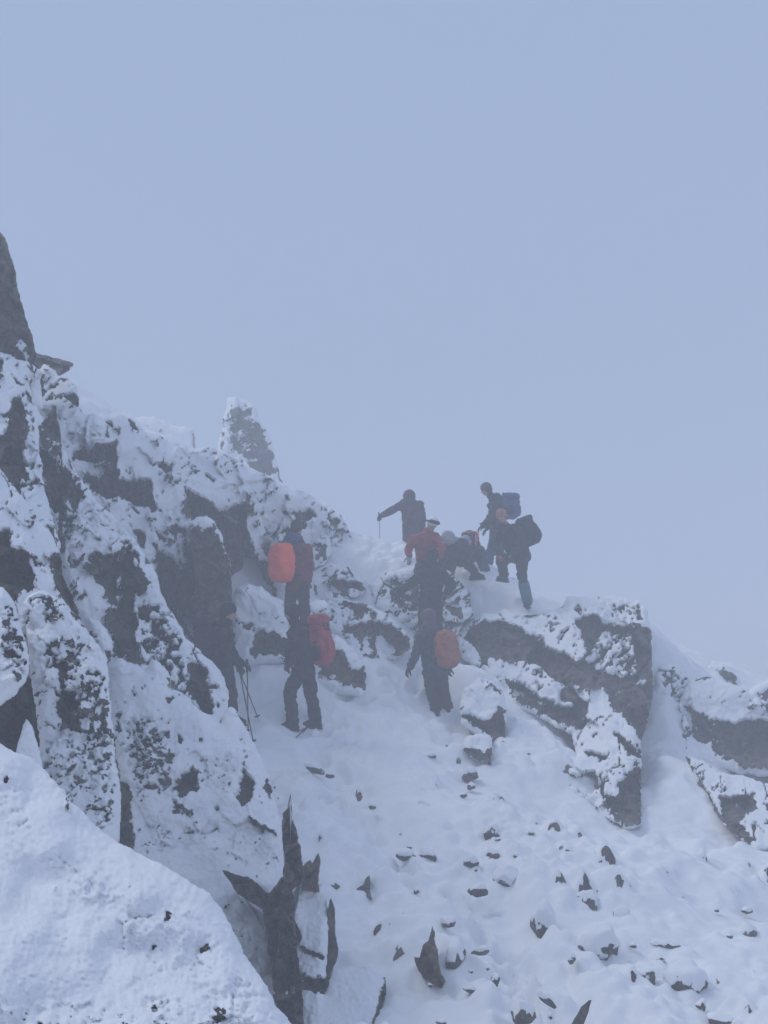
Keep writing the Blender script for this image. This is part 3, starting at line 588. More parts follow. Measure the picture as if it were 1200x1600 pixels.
rock('rock_block', 'snow-topped block with dark front beside the orange backpack hiker',
  [(718,1105),(726,1078),(745,1062),(768,1064),(786,1082),(790,1110),(789,1180),(772,1182),(766,1160),(742,1150),(722,1135)], 15.85, 16.6, thick=0.8, R=14, step=1.4, crumbs=0.4, fs=0.12, seed=45, sn=0.07, rec=0.16, facet=0.06,
  bare=[([(722,1120),(739,1119),(756,1128),(768,1128),(779,1108),(788,1116),(790,1180),(770,1175),(766,1150),(744,1141)],),([(753,1062),(775,1070),(788,1090),(782,1096),(768,1078)],0.7)])
rock('rock', 'low snow-topped stone at the foot of the block below the orange backpack',
  [(720,1165),(730,1150),(750,1146),(766,1150),(770,1170),(769,1196),(745,1190),(724,1178)], 15.4, 15.8, thick=0.5, R=12, step=1.3, seed=46, sn=0.06, rec=0.10, bare=[([(724,1171),(740,1172),(757,1180),(768,1166),(769,1195),(744,1186)],)])
rock('rock_slab', 'big snow-capped slab with streaked dark face at the right edge',
  [(1051,1092),(1062,1094),(1070,1075),(1083,1062),(1108,1059),(1155,1075),(1200,1100),(1290,1140),(1290,1225),(1200,1214),(1155,1212),(1120,1200),(1094,1192),(1073,1186),(1056,1165),(1050,1125)], 17.2, 18.3, gx=-0.001, thick=1.2, R=12, step=1.7, crumbs=0.7, fs=0.12, seed=47, sn=0.08, rec=0.2, facet=0.10,
  bare=[([(1063,1100),(1110,1110),(1120,1150),(1100,1165),(1075,1150)],-1.0),([(1063,1100),(1094,1110),(1137,1128),(1168,1125),(1300,1118),(1300,1212),(1200,1205),(1151,1204),(1120,1189),(1107,1173),(1085,1160),(1072,1140)],0.82),([(1110,1135),(1140,1130),(1290,1135),(1290,1205),(1160,1200),(1130,1180)],),([(1050,1090),(1060,1098),(1066,1130),(1073,1182),(1058,1168),(1050,1125)],)])
rock('rock_flake', 'leaning snow-plated flake with dark edge right of the narrow gully',
  [(1070,1182),(1090,1186),(1120,1205),(1150,1212),(1200,1225),(1290,1230),(1290,1330),(1180,1330),(1165,1320),(1140,1300),(1127,1282),(1105,1250),(1085,1215)], 13.8, 16.3, thick=0.8, R=10, step=1.7, crumbs=0.9, fs=0.12, seed=48, sn=0.07, rec=0.16, facet=0.08,
  bare=[([(1122,1246),(1140,1250),(1160,1242),(1178,1240),(1181,1263),(1164,1277),(1156,1286),(1177,1315),(1172,1323),(1137,1296),(1127,1278)],),([(1070,1182),(1078,1190),(1100,1230),(1126,1274),(1122,1282),(1098,1246)],),([(1190,1255),(1220,1250),(1220,1275),(1195,1270)],0.6)])
rock('rock', 'snow-plastered stones at the head of the narrow gully',
  [(1022,1060),(1030,1040),(1045,1035),(1062,1050),(1078,1062),(1072,1085),(1040,1095),(1022,1085)], 18.2, 18.8, thick=0.8, R=14, step=1.5, crumbs=1.2, fs=0.12, seed=49, sn=0.06, rec=0.12, facet=0.1, bare=[([(1028,1055),(1040,1045),(1060,1058),(1076,1068),(1060,1078),(1034,1085)],0.5)])
rock('rock', 'pale hazy rock on the skyline above the right-hand slab',
  [(1085,1060),(1098,1044),(1115,1035),(1138,1040),(1151,1056),(1155,1080),(1090,1085)], 20.0, 20.5, thick=0.8, R=12, step=1.5, seed=50, sn=0.06, rec=0.15, bare=[([(1098,1046),(1120,1048),(1137,1046),(1150,1058),(1149,1072),(1116,1063)],)])
rock('rock', 'hazy snow-topped rock cut by the right picture edge',
  [(1160,1085),(1172,1075),(1200,1062),(1280,1060),(1280,1130),(1200,1125),(1165,1105)], 19.6, 20.2, thick=1.0, R=14, step=1.8, seed=51, sn=0.08, rec=0.15, bare=[([(1176,1085),(1196,1078),(1280,1080),(1280,1110),(1195,1105)],0.85)])
rock('rock', 'dark rock cropped by the right picture edge beside the scattered stones',
  [(1180,1375),(1190,1355),(1200,1345),(1280,1340),(1280,1440),(1205,1430),(1192,1415)], 11.9, 12.5, thick=0.8, R=12, step=1.8, seed=52, sn=0.05, bare=[([(1190,1360),(1205,1350),(1280,1345),(1280,1430),(1205,1425)],0.85)])
# the near boulder, last of the crag
rock('snow_boulder', 'smooth snow-covered boulder filling the bottom left corner',
  [(-160,1120),(-60,1145),(0,1163),(25,1175),(54,1187),(75,1208),(100,1237),(137,1279),(179,1312),(208,1329),(250,1350),(292,1375),(325,1396),(346,1421),(362,1450),(383,1492),(412,1533),(433,1575),(460,1605),(500,1700),(500,1760),(-160,1760)],
  4.1, 6.1, gx=0.0006, thick=1.4, R=55, step=2.6, seed=53, sn=0.03, facet=0.05, rec=0.05, lump=0.11, rough=2.2, category='boulder', cell=90,
  bare=[([(200,1430),(290,1450),(345,1500),(330,1540),(250,1520),(190,1480)],-0.62),([(-20,1560),(120,1575),(270,1560),(400,1590),(400,1640),(-20,1640)],-0.7),([(60,1330),(200,1380),(180,1420),(80,1400)],-0.5),([(300,1540),(390,1530),(420,1590),(330,1600)],-0.6),([(-20,1200),(60,1230),(40,1300),(-20,1280)],-0.5),([(253,1432),(262,1424),(270,1428),(268,1440),(258,1447),(250,1444)],0.7),([(306,1488),(318,1478),(322,1466),(330,1474),(328,1488),(318,1496)],0.8),([(9,1212),(13,1216),(10,1226),(7,1222)],),([(105,1246),(109,1252),(107,1268),(103,1262)],),
   ([(225,1470),(250,1478),(240,1490)],0.35),([(140,1392),(160,1396),(180,1402),(150,1405)],0.4),([(316,1440),(332,1446),(324,1452)],0.4),([(335,1578),(350,1574),(356,1592),(342,1604),(330,1596)],0.75),([(185,1596),(200,1588),(212,1604),(190,1612)],0.6),([(28,1592),(46,1582),(48,1600),(34,1604)],0.6),([(230,1572),(260,1568),(258,1582),(236,1584)],0.4),([(368,1455),(372,1457),(370,1463)],),([(205,1362),(214,1366),(208,1372)],0.6),([(60,1600),(120,1600),(100,1620),(60,1620)],0.45)])
# ------------------------------------------------------------------ people and what they carry
def fabric(name, col, rough=0.85, var=0.25, scale=9, frost=0.55):
    m, nt, b = new_mat(name); L = nt.links
    geo = nt.nodes.new('ShaderNodeNewGeometry'); pos = geo.outputs['Position']
    n = tex_noise(nt, pos, scale, 4, 0.6)
    lo = tuple(c * (1 - var) for c in col); hi = tuple(min(1, c * (1 + var)) for c in col)
    r = ramp(nt, [(0.32, lo), (0.68, hi)]); L.new(n.outputs['Fac'], r.inputs['Fac']); L.new(r.outputs['Color'], b.inputs['Base Color'])
    b.inputs['Roughness'].default_value = rough; b.inputs['Specular IOR Level'].default_value = 0.3
    sx = nt.nodes.new('ShaderNodeSeparateXYZ'); L.new(geo.outputs['Normal'], sx.inputs[0])      # a little blown snow on shoulders and lids
    n3 = tex_noise(nt, pos, 38, 4, 0.7)
    sf_ = math_node(nt, 'ADD', math_node(nt, 'MULTIPLY', sx.outputs['Z'], 0.55), n3.outputs['Fac'])
    mr_ = nt.nodes.new('ShaderNodeMapRange'); mr_.inputs['From Min'].default_value = 1.02; mr_.inputs['From Max'].default_value = 1.22; L.new(sf_, mr_.inputs['Value'])
    sm_ = nt.nodes.new('ShaderNodeMix'); sm_.data_type = 'RGBA'; L.new(math_node(nt, 'MULTIPLY', mr_.outputs['Result'], frost), sm_.inputs['Factor'])
    L.new(r.outputs['Color'], sm_.inputs['A']); sm_.inputs['B'].default_value = (0.8, 0.82, 0.86, 1); L.new(sm_.outputs['Result'], b.inputs['Base Color'])
    n2 = tex_noise(nt, pos, 14, 3, 0.5)
    bp = nt.nodes.new('ShaderNodeBump'); bp.inputs['Strength'].default_value = 0.5; bp.inputs['Distance'].default_value = 0.03
    L.new(n2.outputs['Fac'], bp.inputs['Height']); L.new(bp.outputs['Normal'], b.inputs['Normal'])
    return m
F = {k: fabric('fabric_' + k, c) for k, c in dict(
    black=(0.012, 0.013, 0.017), charcoal=(0.025, 0.026, 0.032), slate=(0.035, 0.042, 0.062), maroon=(0.16, 0.022, 0.04), navy=(0.03, 0.045, 0.13),
    blue=(0.045, 0.07, 0.20), red=(0.30, 0.04, 0.045), packred=(0.34, 0.045, 0.06), orange=(1.0, 0.17, 0.07), rust=(0.34, 0.11, 0.06), plum=(0.075, 0.045, 0.065),
    violet=(0.11, 0.075, 0.12), grey=(0.36, 0.37, 0.40), teal=(0.04, 0.15, 0.17), hatorange=(0.33, 0.17, 0.13), white=(0.78, 0.79, 0.8), darkred=(0.22, 0.05, 0.05), pinkred=(0.55, 0.14, 0.13)).items()}
F['orange'] = fabric('fabric_bright_orange', (1.0, 0.13, 0.06), 0.6, 0.05, 5, 0.3)
M_SKIN = fabric('skin', (0.42, 0.24, 0.17), 0.6, 0.1, 9, 0.0)
M_EYE = fabric('eye', (0.02, 0.015, 0.015), 0.3, 0.1, 9, 0.0)
M_METAL = fabric('pole_metal', (0.06, 0.06, 0.065), 0.4, 0.2); M_METAL.node_tree.nodes['Principled BSDF'].inputs['Metallic'].default_value = 0.6
M_ALU = fabric('pole_alloy', (0.45, 0.46, 0.48), 0.35, 0.1); M_ALU.node_tree.nodes['Principled BSDF'].inputs['Metallic'].default_value = 0.8
M_RUBBER = fabric('rubber', (0.012, 0.012, 0.013), 0.7, 0.2)

A3 = lambda v: np.asarray(v, float)
def unit(v): v = A3(v); return v / (np.linalg.norm(v) + 1e-9)
def frame(axis, hint=(0, 0, 1)):
    a = unit(axis); h = A3(hint)
    if abs(a @ unit(h)) > 0.97: h = A3((0, 1, 0))
    s = unit(np.cross(a, h)); return a, s, np.cross(s, a)
def capsule(pa, ra, pb, rb, seg=12):
    """tapered capsule as verts, faces"""
    pa, pb = A3(pa), A3(pb); a, s, t = frame(pb - pa)
    rows = []
    for k in range(4): th = math.pi / 2 * k / 4; rows.append((pa - a * ra * math.cos(th), ra * math.sin(th) if k else 1e-4))
    rows.append((pa, ra)); rows.append((pb, rb))
    for k in range(3, -1, -1): th = math.pi / 2 * k / 4; rows.append((pb + a * rb * math.cos(th), rb * math.sin(th) if k else 1e-4))
    V, Fc = [], []
    for c, r in rows:
        for q in range(seg):
            an = 2 * math.pi * q / seg; V.append(c + r * (math.cos(an) * s + math.sin(an) * t))
    for i in range(len(rows) - 1):
        for q in range(seg):
            Fc.append((i * seg + q, i * seg + (q + 1) % seg, (i + 1) * seg + (q + 1) % seg, (i + 1) * seg + q))
    Fc.append(tuple(range(seg))[::-1]); Fc.append(tuple(range((len(rows) - 1) * seg, len(rows) * seg)))
    return np.array(V), Fc
def ellipsoid(c, ax, r):
    """ax: three axis vectors, r: three radii"""
    d, f = _ICO2
    v = A3(c) + d[:, :1] * A3(ax[0]) * r[0] + d[:, 1:2] * A3(ax[1]) * r[1] + d[:, 2:3] * A3(ax[2]) * r[2]
    return v, [tuple(x) for x in f]
def superbox(c, ax, r, e=0.35, taper=0.0, bulge=0.0):
    """rounded box; ax = (side, out, up), r half sizes; taper narrows the top"""
    d, f = _ICO3
    n_ = 2.0 / e
    p = d / ((np.abs(d) ** n_).sum(1) ** (1 / n_))[:, None]
    k = 1 - taper * np.clip(p[:, 2], 0, 1) ** 2 - 0.35 * taper * np.clip(-p[:, 2], 0, 1) ** 3
    o = p[:, 1] * (1 + bulge * np.clip(p[:, 1], 0, 1) * (1 - p[:, 2] ** 2))
    return A3(c) + (p[:, :1] * k[:, None]) * A3(ax[0]) * r[0] + (o * k)[:, None] * A3(ax[1]) * r[1] + p[:, 2:] * A3(ax[2]) * r[2], [tuple(x) for x in f]
def _ico_plain(sub):
    bm = bmesh.new(); bmesh.ops.create_icosphere(bm, subdivisions=sub, radius=1.0)
    v = np.array([x.co[:] for x in bm.verts]); f = [tuple(x.index for x in fc.verts) for fc in bm.faces]
    bm.free(); return v, f
_ICO2, _ICO3 = _ico_plain(2), _ico_plain(4)
def join(parts):
    V, Fc, n = [], [], 0
    for v, f in parts:
        V.append(v); Fc += [tuple(i + n for i in q) for q in f]; n += len(v)
    return np.concatenate(V), Fc

_made = []
def skin(name, parts, mat, parent, voxel=0.016, smooth=6, wrinkle=0.0, wl=0.09, seed=0):
    """grow one continuous surface over overlapping solids"""
    v, f = join(parts)
    me = bpy.data.meshes.new('tmp'); me.from_pydata(v.tolist(), [], f); me.update()
    o = bpy.data.objects.new('tmp', me); COL.objects.link(o)
    r = o.modifiers.new('r', 'REMESH'); r.mode = 'VOXEL'; r.voxel_size = voxel; r.use_smooth_shade = True
    sm = o.modifiers.new('s', 'SMOOTH'); sm.factor = 0.5; sm.iterations = smooth
    dg = bpy.context.evaluated_depsgraph_get()
    out = bpy.data.meshes.new_from_object(o.evaluated_get(dg))
    bpy.data.objects.remove(o); bpy.data.meshes.remove(me)
    out.name = name
    n = len(out.vertices)
    if wrinkle and n:
        co = np.empty(n * 3); no = np.empty(n * 3)
        out.vertices.foreach_get('co', co); out.vertices.foreach_get('normal', no)
        co = co.reshape(-1, 3); no = no.reshape(-1, 3)
        w = fbm(co / wl * np.array([1, 1, 1.5]), 3, seed + 7)
        co = co + no * (wrinkle * (1 - 2.2 * np.abs(w)))[:, None]
        out.vertices.foreach_set('co', co.ravel())
    out.polygons.foreach_set('use_smooth', [True] * len(out.polygons))
    out.materials.clear(); out.materials.append(mat)
    ob = bpy.data.objects.new(name, out); COL.objects.link(ob)
    org = A3(parent.location); out.transform(Matrix.Translation(-Vector(org))); ob.parent = parent
    return ob
def solid(name, parts, mat, parent):
    v, f = join(parts)
    o = mesh_obj(name, v - A3(parent.location), f, mat, parent); return o
def empty(name, loc):
    o = bpy.data.objects.new(name, None); COL.objects.link(o); o.location = tuple(float(x) for x in loc); o.empty_display_size = 0.2
    bpy.context.view_layer.update(); return o

def hand_parts(wrist, tip, palm_n):
    """palm, four fingers and a thumb bent as if gripping"""
    a = unit(A3(tip) - A3(wrist)); n = unit(A3(palm_n) - a * (A3(palm_n) @ a)); s = np.cross(a, n)
    w = A3(wrist); out = []
    out.append(ellipsoid(w + a * 0.05, (a, s, n), (0.062, 0.05, 0.026)))
    out.append(capsule(w - a * 0.03, 0.038, w + a * 0.02, 0.036))
    for k, (u, l) in enumerate(((-0.034, 0.068), (-0.011, 0.08), (0.012, 0.075), (0.034, 0.058))):
        b = w + a * 0.09 + s * u; m_ = b + a * l * 0.55 + n * l * 0.12; e = m_ + a * l * 0.25 + n * l * 0.5
        out.append(capsule(b, 0.0135, m_, 0.0125, 8)); out.append(capsule(m_, 0.0125, e, 0.011, 8))
    b = w + a * 0.035 + s * -0.045; m_ = b + a * 0.035 - s * 0.03 + n * 0.015; e = m_ + a * 0.03 + n * 0.02
    out.append(capsule(b, 0.017, m_, 0.015, 8)); out.append(capsule(m_, 0.015, e, 0.013, 8))
    return out

def person(label, Y, J, face, jacket, trousers, hat, hatmat, boots='black', gloves='black', hood=None, collar=None, gaiter=None, hem=0.10, seed=1, sc=1.08):
    j = {}
    for k, v in J.items(): j[k] = P(float(v[0]), float(v[1]), Y + (v[2] if len(v) > 2 else 0.0))
    fw = unit((face[0], face[1], 0)); up = unit(j['chest'] - j['pelvis'])
    low = min(j['toeL'][2], j['toeR'][2]) - 0.05
    base = (float(j['pelvis'][0]), float(j['pelvis'][1]), float(low))
    root = empty('person', base); tag(root, label, 'person', 'mountaineers on the ridge')
    hd, nk, ch, pv = j['head'], j['neck'], j['chest'], j['pelvis']
    hup = unit(hd - nk + np.array([0, 0, 0.12])); hf = unit(fw - hup * (fw @ hup)); hs_ = np.cross(hf, hup)
    ws = pv * 0.45 + ch * 0.55
    # body: one surface from head to feet
    B = [ellipsoid(hd, (hs_, hf, hup), (0.078, 0.098, 0.12)), ellipsoid(hd + hf * 0.03 - hup * 0.06, (hs_, hf, hup), (0.055, 0.065, 0.06)),
         capsule(hd + hf * 0.098 + hup * 0.01, 0.008, hd + hf * 0.115 - hup * 0.022, 0.015, 8),
         ellipsoid(hd + hs_ * 0.082, (hs_, hf, hup), (0.014, 0.022, 0.034)), ellipsoid(hd - hs_ * 0.082, (hs_, hf, hup), (0.014, 0.022, 0.034)),
         capsule(hd - hup * 0.05, 0.055, nk, 0.06), capsule(nk, 0.055, ch, 0.08), capsule(ch, 0.085, pv, 0.085)]
    for S in 'LR':
        B += [capsule(ch, 0.05, j['sh' + S], 0.045), capsule(j['sh' + S], 0.042, j['el' + S], 0.036), capsule(j['el' + S], 0.036, j['ha' + S], 0.028),
              capsule(pv, 0.075, j['hip' + S], 0.07), capsule(j['hip' + S], 0.068, j['kn' + S], 0.05), capsule(j['kn' + S], 0.05, j['an' + S], 0.042), capsule(j['an' + S], 0.04, j['an' + S] * 0.8 + j['toe' + S] * 0.2, 0.032)]
        ext_ = j['ha' + S] + unit(j['ha' + S] - j['el' + S]) * 0.1
        B.append(capsule(j['ha' + S], 0.03, ext_, 0.024))
    body = skin('body', B, M_SKIN, root, 0.014, 3)
    for sg in (-1, 1):
        solid('eye', [ellipsoid(hd + hf * 0.088 + hs_ * 0.034 * sg + hup * 0.012, (hs_, hf, hup), (0.014, 0.009, 0.008))], M_EYE, root)
    solid('mouth', [ellipsoid(hd + hf * 0.09 - hup * 0.062, (hs_, hf, hup), (0.024, 0.008, 0.006))], M_EYE, root)
    # jacket
    sv = unit(j['shR'] - j['shL']); G = []
    for off, r0, r1, r2 in ((-0.075, 0.125, 0.115, 0.125), (0.075, 0.125, 0.115, 0.125), (0, 0.135, 0.125, 0.13)):
        c0 = ch + sv * off - up * 0.02; c1 = ws + sv * off * 0.9; c2 = pv + sv * off * 0.9 - up * (hem - 0.06)
        G += [capsule(c0, r0 * sc, c1, r1 * sc), capsule(c1, r1 * sc, c2, r2 * sc)]
    G += [capsule(j['shL'], 0.085, ch, 0.11), capsule(j['shR'], 0.085, ch, 0.11), capsule(ch, 0.1, nk, 0.082), capsule(nk, 0.082, nk + (hd - nk) * 0.3, 0.075)]
    for S in 'LR':
        G += [capsule(j['sh' + S], 0.084 * sc, j['el' + S], 0.07 * sc), capsule(j['el' + S], 0.068 * sc, j['ha' + S], 0.052)]
        cf = j['ha' + S]; d = unit(j['ha' + S] - j['el' + S]); G.append(capsule(cf - d * 0.05, 0.056, cf - d * 0.01, 0.056))
    skin('jacket', G, F[jacket], root, 0.016, 4, 0.016, 0.13, seed)
    if collar:
        solid('collar', [capsule(nk + up * 0.01 - sv * 0.05, 0.085, nk + up * 0.01 + sv * 0.05, 0.085)], F[collar], root)
    T = [capsule(j['hipL'], 0.105, j['hipR'], 0.105), capsule(pv, 0.115, pv - up * 0.06, 0.115)]
    for S in 'LR':
        T += [capsule(j['hip' + S], 0.112, j['kn' + S], 0.092), capsule(j['kn' + S], 0.09, j['an' + S], 0.082)]
        dn = unit(j['an' + S] - j['kn' + S]); T.append(capsule(j['an' + S] - dn * 0.08, 0.084, j['an' + S], 0.086))
    skin('trousers', T, F[trousers], root, 0.016, 4, 0.014, 0.12, seed + 3)
    for S in 'LR':
        an, toe = j['an' + S], j['toe' + S]; d = unit(toe - an); dz = np.array([d[0], d[1], 0.0]); dz = unit(dz) if np.linalg.norm(dz) > 1e-3 else fw
        sole = an + np.array([0, 0, -0.085])
        bt = [capsule(an + np.array([0, 0, 0.05]), 0.062, an, 0.058), capsule(an, 0.058, sole - dz * 0.05, 0.045), capsule(sole - dz * 0.055, 0.045, sole + dz * 0.16, 0.046), capsule(an, 0.052, sole + dz * 0.13 + np.array([0, 0, 0.015]), 0.042)]
        bo = skin('boot', bt, F[boots], root, 0.012, 3)
        so = solid('sole', [superbox(sole + dz * 0.055 + np.array([0, 0, -0.04]), (np.cross(dz, (0, 0, 1)), dz, np.array([0, 0, 1.0])), (0.05, 0.16, 0.014))], M_RUBBER, root)
        so.parent = bo
        wrist = j['ha' + S]; d = unit(wrist - j['el' + S])
        gl = gloves if isinstance(gloves, str) else gloves[S]
        skin('glove', hand_parts(wrist, wrist + d * 0.12, -fw * 0.3 + np.array([0, 0, -0.6])), F[gl], root, 0.008, 2)
    if gaiter:
        S = gaiter[0]; dn = unit(j['an' + S] - j['kn' + S]); L_ = np.linalg.norm(j['an' + S] - j['kn' + S])
        tag(skin('gaiter', [capsule(j['kn' + S] + dn * L_ * 0.42, 0.104, j['an' + S], 0.098), capsule(j['an' + S], 0.098, j['an' + S] + np.array([0, 0, -0.03]), 0.09)], F[gaiter[1]], root, 0.014, 3), 'turquoise gaiter on the lower leg')
    # head wear
    if hat == 'beanie':
        H = [ellipsoid(hd + hup * 0.045 - hf * 0.008, (hs_, hf, hup), (0.1, 0.118, 0.108)), capsule(hd + hup * 0.01 - hs_ * 0.06, 0.058, hd + hup * 0.01 + hs_ * 0.06, 0.058),
             ellipsoid(hd - hf * 0.03 - hup * 0.01, (hs_, hf, hup), (0.1, 0.092, 0.09))]
        ho = skin('hat', H, F[hatmat], root, 0.012, 4, 0.003, 0.03, seed)
    elif hat == 'hood':
        H = [ellipsoid(hd + hup * 0.02 - hf * 0.02, (hs_, hf, hup), (0.13, 0.14, 0.14)), capsule(hd - hup * 0.05 - hf * 0.03, 0.1, nk - fw * 0.04, 0.1), capsule(nk - sv * 0.07, 0.085, nk + sv * 0.07, 0.085)]
        skin('hood', H, F[hatmat], root, 0.014, 4, 0.005, 0.07, seed)
    elif hat == 'helmet':
        d, f = _ICO3; sel = d[:, 2] > -0.15
        H = [ellipsoid(hd + hup * 0.055 - hf * 0.005, (hs_, hf, hup), (0.118, 0.138, 0.105))]
        skin('helmet', H, F[hatmat], root, 0.012, 2)
        solid('goggles', [capsule(hd + hup * 0.055 + hf * 0.118 - hs_ * 0.07, 0.034, hd + hup * 0.055 + hf * 0.118 + hs_ * 0.07, 0.034)], F['black'], root)
        Q = []
        for q in range(14):
            a0, a1 = 2 * math.pi * q / 14, 2 * math.pi * (q + 1) / 14
            g0 = hd + hup * 0.05 + hs_ * 0.121 * math.cos(a0) + hf * 0.141 * math.sin(a0); g1 = hd + hup * 0.05 + hs_ * 0.121 * math.cos(a1) + hf * 0.141 * math.sin(a1)
            Q.append(capsule(g0, 0.017, g1, 0.017, 6))
        solid('strap', Q, F['black'], root)
    if hood:
        skin('hood', [capsule(nk - fw * 0.09 - sv * 0.06, 0.085, nk - fw * 0.09 + sv * 0.06, 0.085), capsule(nk - fw * 0.1, 0.095, nk - fw * 0.13 - up * 0.09, 0.06)], F[hood], root, 0.014, 5, 0.006, 0.07, seed)
    PEOPLE.append((label, j)); return root, j, dict(up=up, side=sv, fw=fw)
PEOPLE = []

def backpack(label, Y, c, h, w, d, out, fr, j, col, style='pack', group='backpacks worn on the ridge', trim='black', tilt=None):
    """c: (px,py,dY) centre of the sack; out: direction away from the wearer's back"""
    ctr = P(float(c[0]), float(c[1]), Y + (c[2] if len(c) > 2 else 0.0))
    up = fr['up'] if tilt is None else unit(tilt)
    o = A3(out); o = unit(o - up * (o @ up)); s = unit(np.cross(o, up)); ax = (s, o, up)
    root = empty('backpack', ctr - up * h * 0.5); tag(root, label, 'backpack', group)
    if style == 'cover':
        r = skin('rain_cover', [superbox(ctr, ax, (w / 2, d / 2, h / 2), 0.4 if col == 'orange' else 0.55, 0.14, 0.35)], F[col], root, 0.014, 3, 0.014, 0.15, 4)
        solid('back_panel', [superbox(ctr - o * d * 0.47, ax, (w * 0.42, 0.025, h * 0.45), 0.4)], F[trim], root)
        for sg in (-1, 1): solid('hem_cord', [capsule(ctr - o * d * 0.38 + s * w * 0.47 * sg - up * h * 0.42, 0.008, ctr - o * d * 0.38 + s * w * 0.47 * sg + up * h * 0.42, 0.008, 6)], F[trim], root)
    else:
        skin('sack', [superbox(ctr - up * h * 0.06, ax, (w / 2, d / 2, h * 0.42), 0.42, 0.12, 0.25)], F[col], root, 0.015, 4, 0.009, 0.13, 4)
        lid = skin('lid', [superbox(ctr + up * h * 0.38 + o * 0.01, ax, (w * 0.47, d * 0.53, h * 0.11), 0.5, 0.1, 0.1)], F[col], root, 0.013, 3, 0.006, 0.1, 5)
        for sg in (-1, 1): solid('buckle', [superbox(ctr + up * h * 0.26 + o * d * 0.56 + s * w * 0.18 * sg, ax, (0.014, 0.012, 0.028), 0.4)], F[trim], root)
        skin('front_pocket', [superbox(ctr - up * h * 0.16 + o * d * 0.53, ax, (w * 0.34, 0.05, h * 0.2), 0.45, 0.1, 0.2)], F[col], root, 0.012, 3, 0.005, 0.09, 6)
        for zz in (0.17, -0.05):
            q = [capsule(ctr + up * h * zz + o * d * 0.62 * math.cos(a0) + s * w * 0.515 * math.sin(a0), 0.012, ctr + up * h * zz + o * d * 0.62 * math.cos(a0 + 0.4) + s * w * 0.515 * math.sin(a0 + 0.4), 0.012, 6) for a0 in np.arange(-1.6, 1.59, 0.4)]
            solid('compression_strap', q, F[trim], root)
        for sg in (-1, 1):
            skin('side_pocket', [superbox(ctr - up * h * 0.26 + s * w * 0.5 * sg, ax, (0.04, d * 0.32, h * 0.14), 0.5)], F[trim], root, 0.012, 3)
        solid('back_panel', [superbox(ctr - o * d * 0.5 - up * 0.02, ax, (w * 0.4, 0.025, h * 0.4), 0.4)], F[trim], root)
    hl = capsule(ctr + up * h * 0.47 - o * d * 0.4 - s * 0.05, 0.01, ctr + up * h * 0.5 - o * d * 0.4 + s * 0.05, 0.01, 6)
    solid('haul_loop', [hl], F[trim], root)
    for S in 'LR':
        sh = j['sh' + S]; mid = sh * 0.62 + j['neck'] * 0.38
        top = mid + fr['up'] * 0.085; front = mid + fr['fw'] * 0.125 - fr['up'] * 0.06; low = j['pelvis'] * 0.5 + j['chest'] * 0.5 + (sh - j['neck']) * 0.95 + fr['fw'] * 0.05
        a0 = ctr + up * h * 0.3 - o * d * 0.5 + s * w * 0.2 * (1.0 if (sh - j['neck']) @ s > 0 else -1.0); sg_ = 1.0 if (sh - j['neck']) @ s > 0 else -1.0; z0 = ctr - up * h * 0.34 - o * d * 0.5 + s * w * 0.36 * sg_
        ch_ = [a0, top, front, low, z0]
        solid('shoulder_strap', [capsule(p, 0.022, q, 0.022, 8) for p, q in zip(ch_[:-1], ch_[1:])], F[trim], root)
    return root

def pole(label, a, b, name='trekking_pole', mat=None, basket=True, group='trekking poles held by the hikers', lying=False):
    """a: grip end, b: tip end (world points)"""
    a, b = A3(a), A3(b); d = unit(b - a); L_ = np.linalg.norm(b - a)
    root = empty(name, b); tag(root, label, 'trekking pole' if name == 'trekking_pole' else 'ice axe', group)
    solid('shaft', [capsule(a + d * 0.1, 0.0095, b - d * 0.05, 0.0075, 8)], mat or M_METAL, root)
    solid('grip', [capsule(a, 0.019, a + d * 0.05, 0.015, 10), capsule(a + d * 0.05, 0.015, a + d * 0.15, 0.0165, 10)], F['black'], root)
    solid('tip', [capsule(b - d * 0.05, 0.006, b, 0.0035, 8)], M_ALU, root)
    if basket:
        _, s, t = frame(d); c = b - d * 0.075
        solid('basket', [capsule(c + 0.036 * (math.cos(q) * s + math.sin(q) * t), 0.008, c + 0.036 * (math.cos(q + .63) * s + math.sin(q + .63) * t), 0.008, 6) for q in np.arange(0, 6.28, 0.63)] + [capsule(c - s * 0.036, 0.006, c + s * 0.036, 0.006, 6), capsule(c - t * 0.036, 0.006, c + t * 0.036, 0.006, 6)], F['black'], root)
    _, s, t = frame(d)
    lp = [a + d * 0.02, a + d * 0.06 + s * 0.035, a + d * 0.13 + s * 0.045, a + d * 0.12 + s * 0.02]
    solid('wrist_strap', [capsule(p, 0.006, q, 0.006, 6) for p, q in zip(lp[:-1], lp[1:])], F['black'], root)
    return root

# --- hiker with the red pack, waiting in the foreground
_, j, fr = person('person in black with dark hat and red backpack, standing legs apart on the snow', 15.5,
  dict(head=(456,958), neck=(461,974), chest=(467,991), pelvis=(474,1042), shL=(474,989,-.15), elL=(466,1016,-.22), haL=(456,1034,-.2), shR=(462,988,.16), elR=(455,1012,.2), haR=(449,1032,.1),
       hipL=(471,1047,-.09), knL=(453,1077,-.12), anL=(457,1127,-.1), toeL=(437,1138,-.1), hipR=(479,1047,.09), knR=(486,1083,.08), anR=(493,1124,.1), toeR=(475,1134,.1)),
  (-1, 0.25), 'black', 'black', 'beanie', 'black', seed=2, hem=0.08)
backpack('tall red backpack with dark straps on the hiker standing nearest', 15.5, (500,1000,-.02), 0.74, 0.31, 0.24, (0.88, -0.48, 0), fr, j, 'packred')
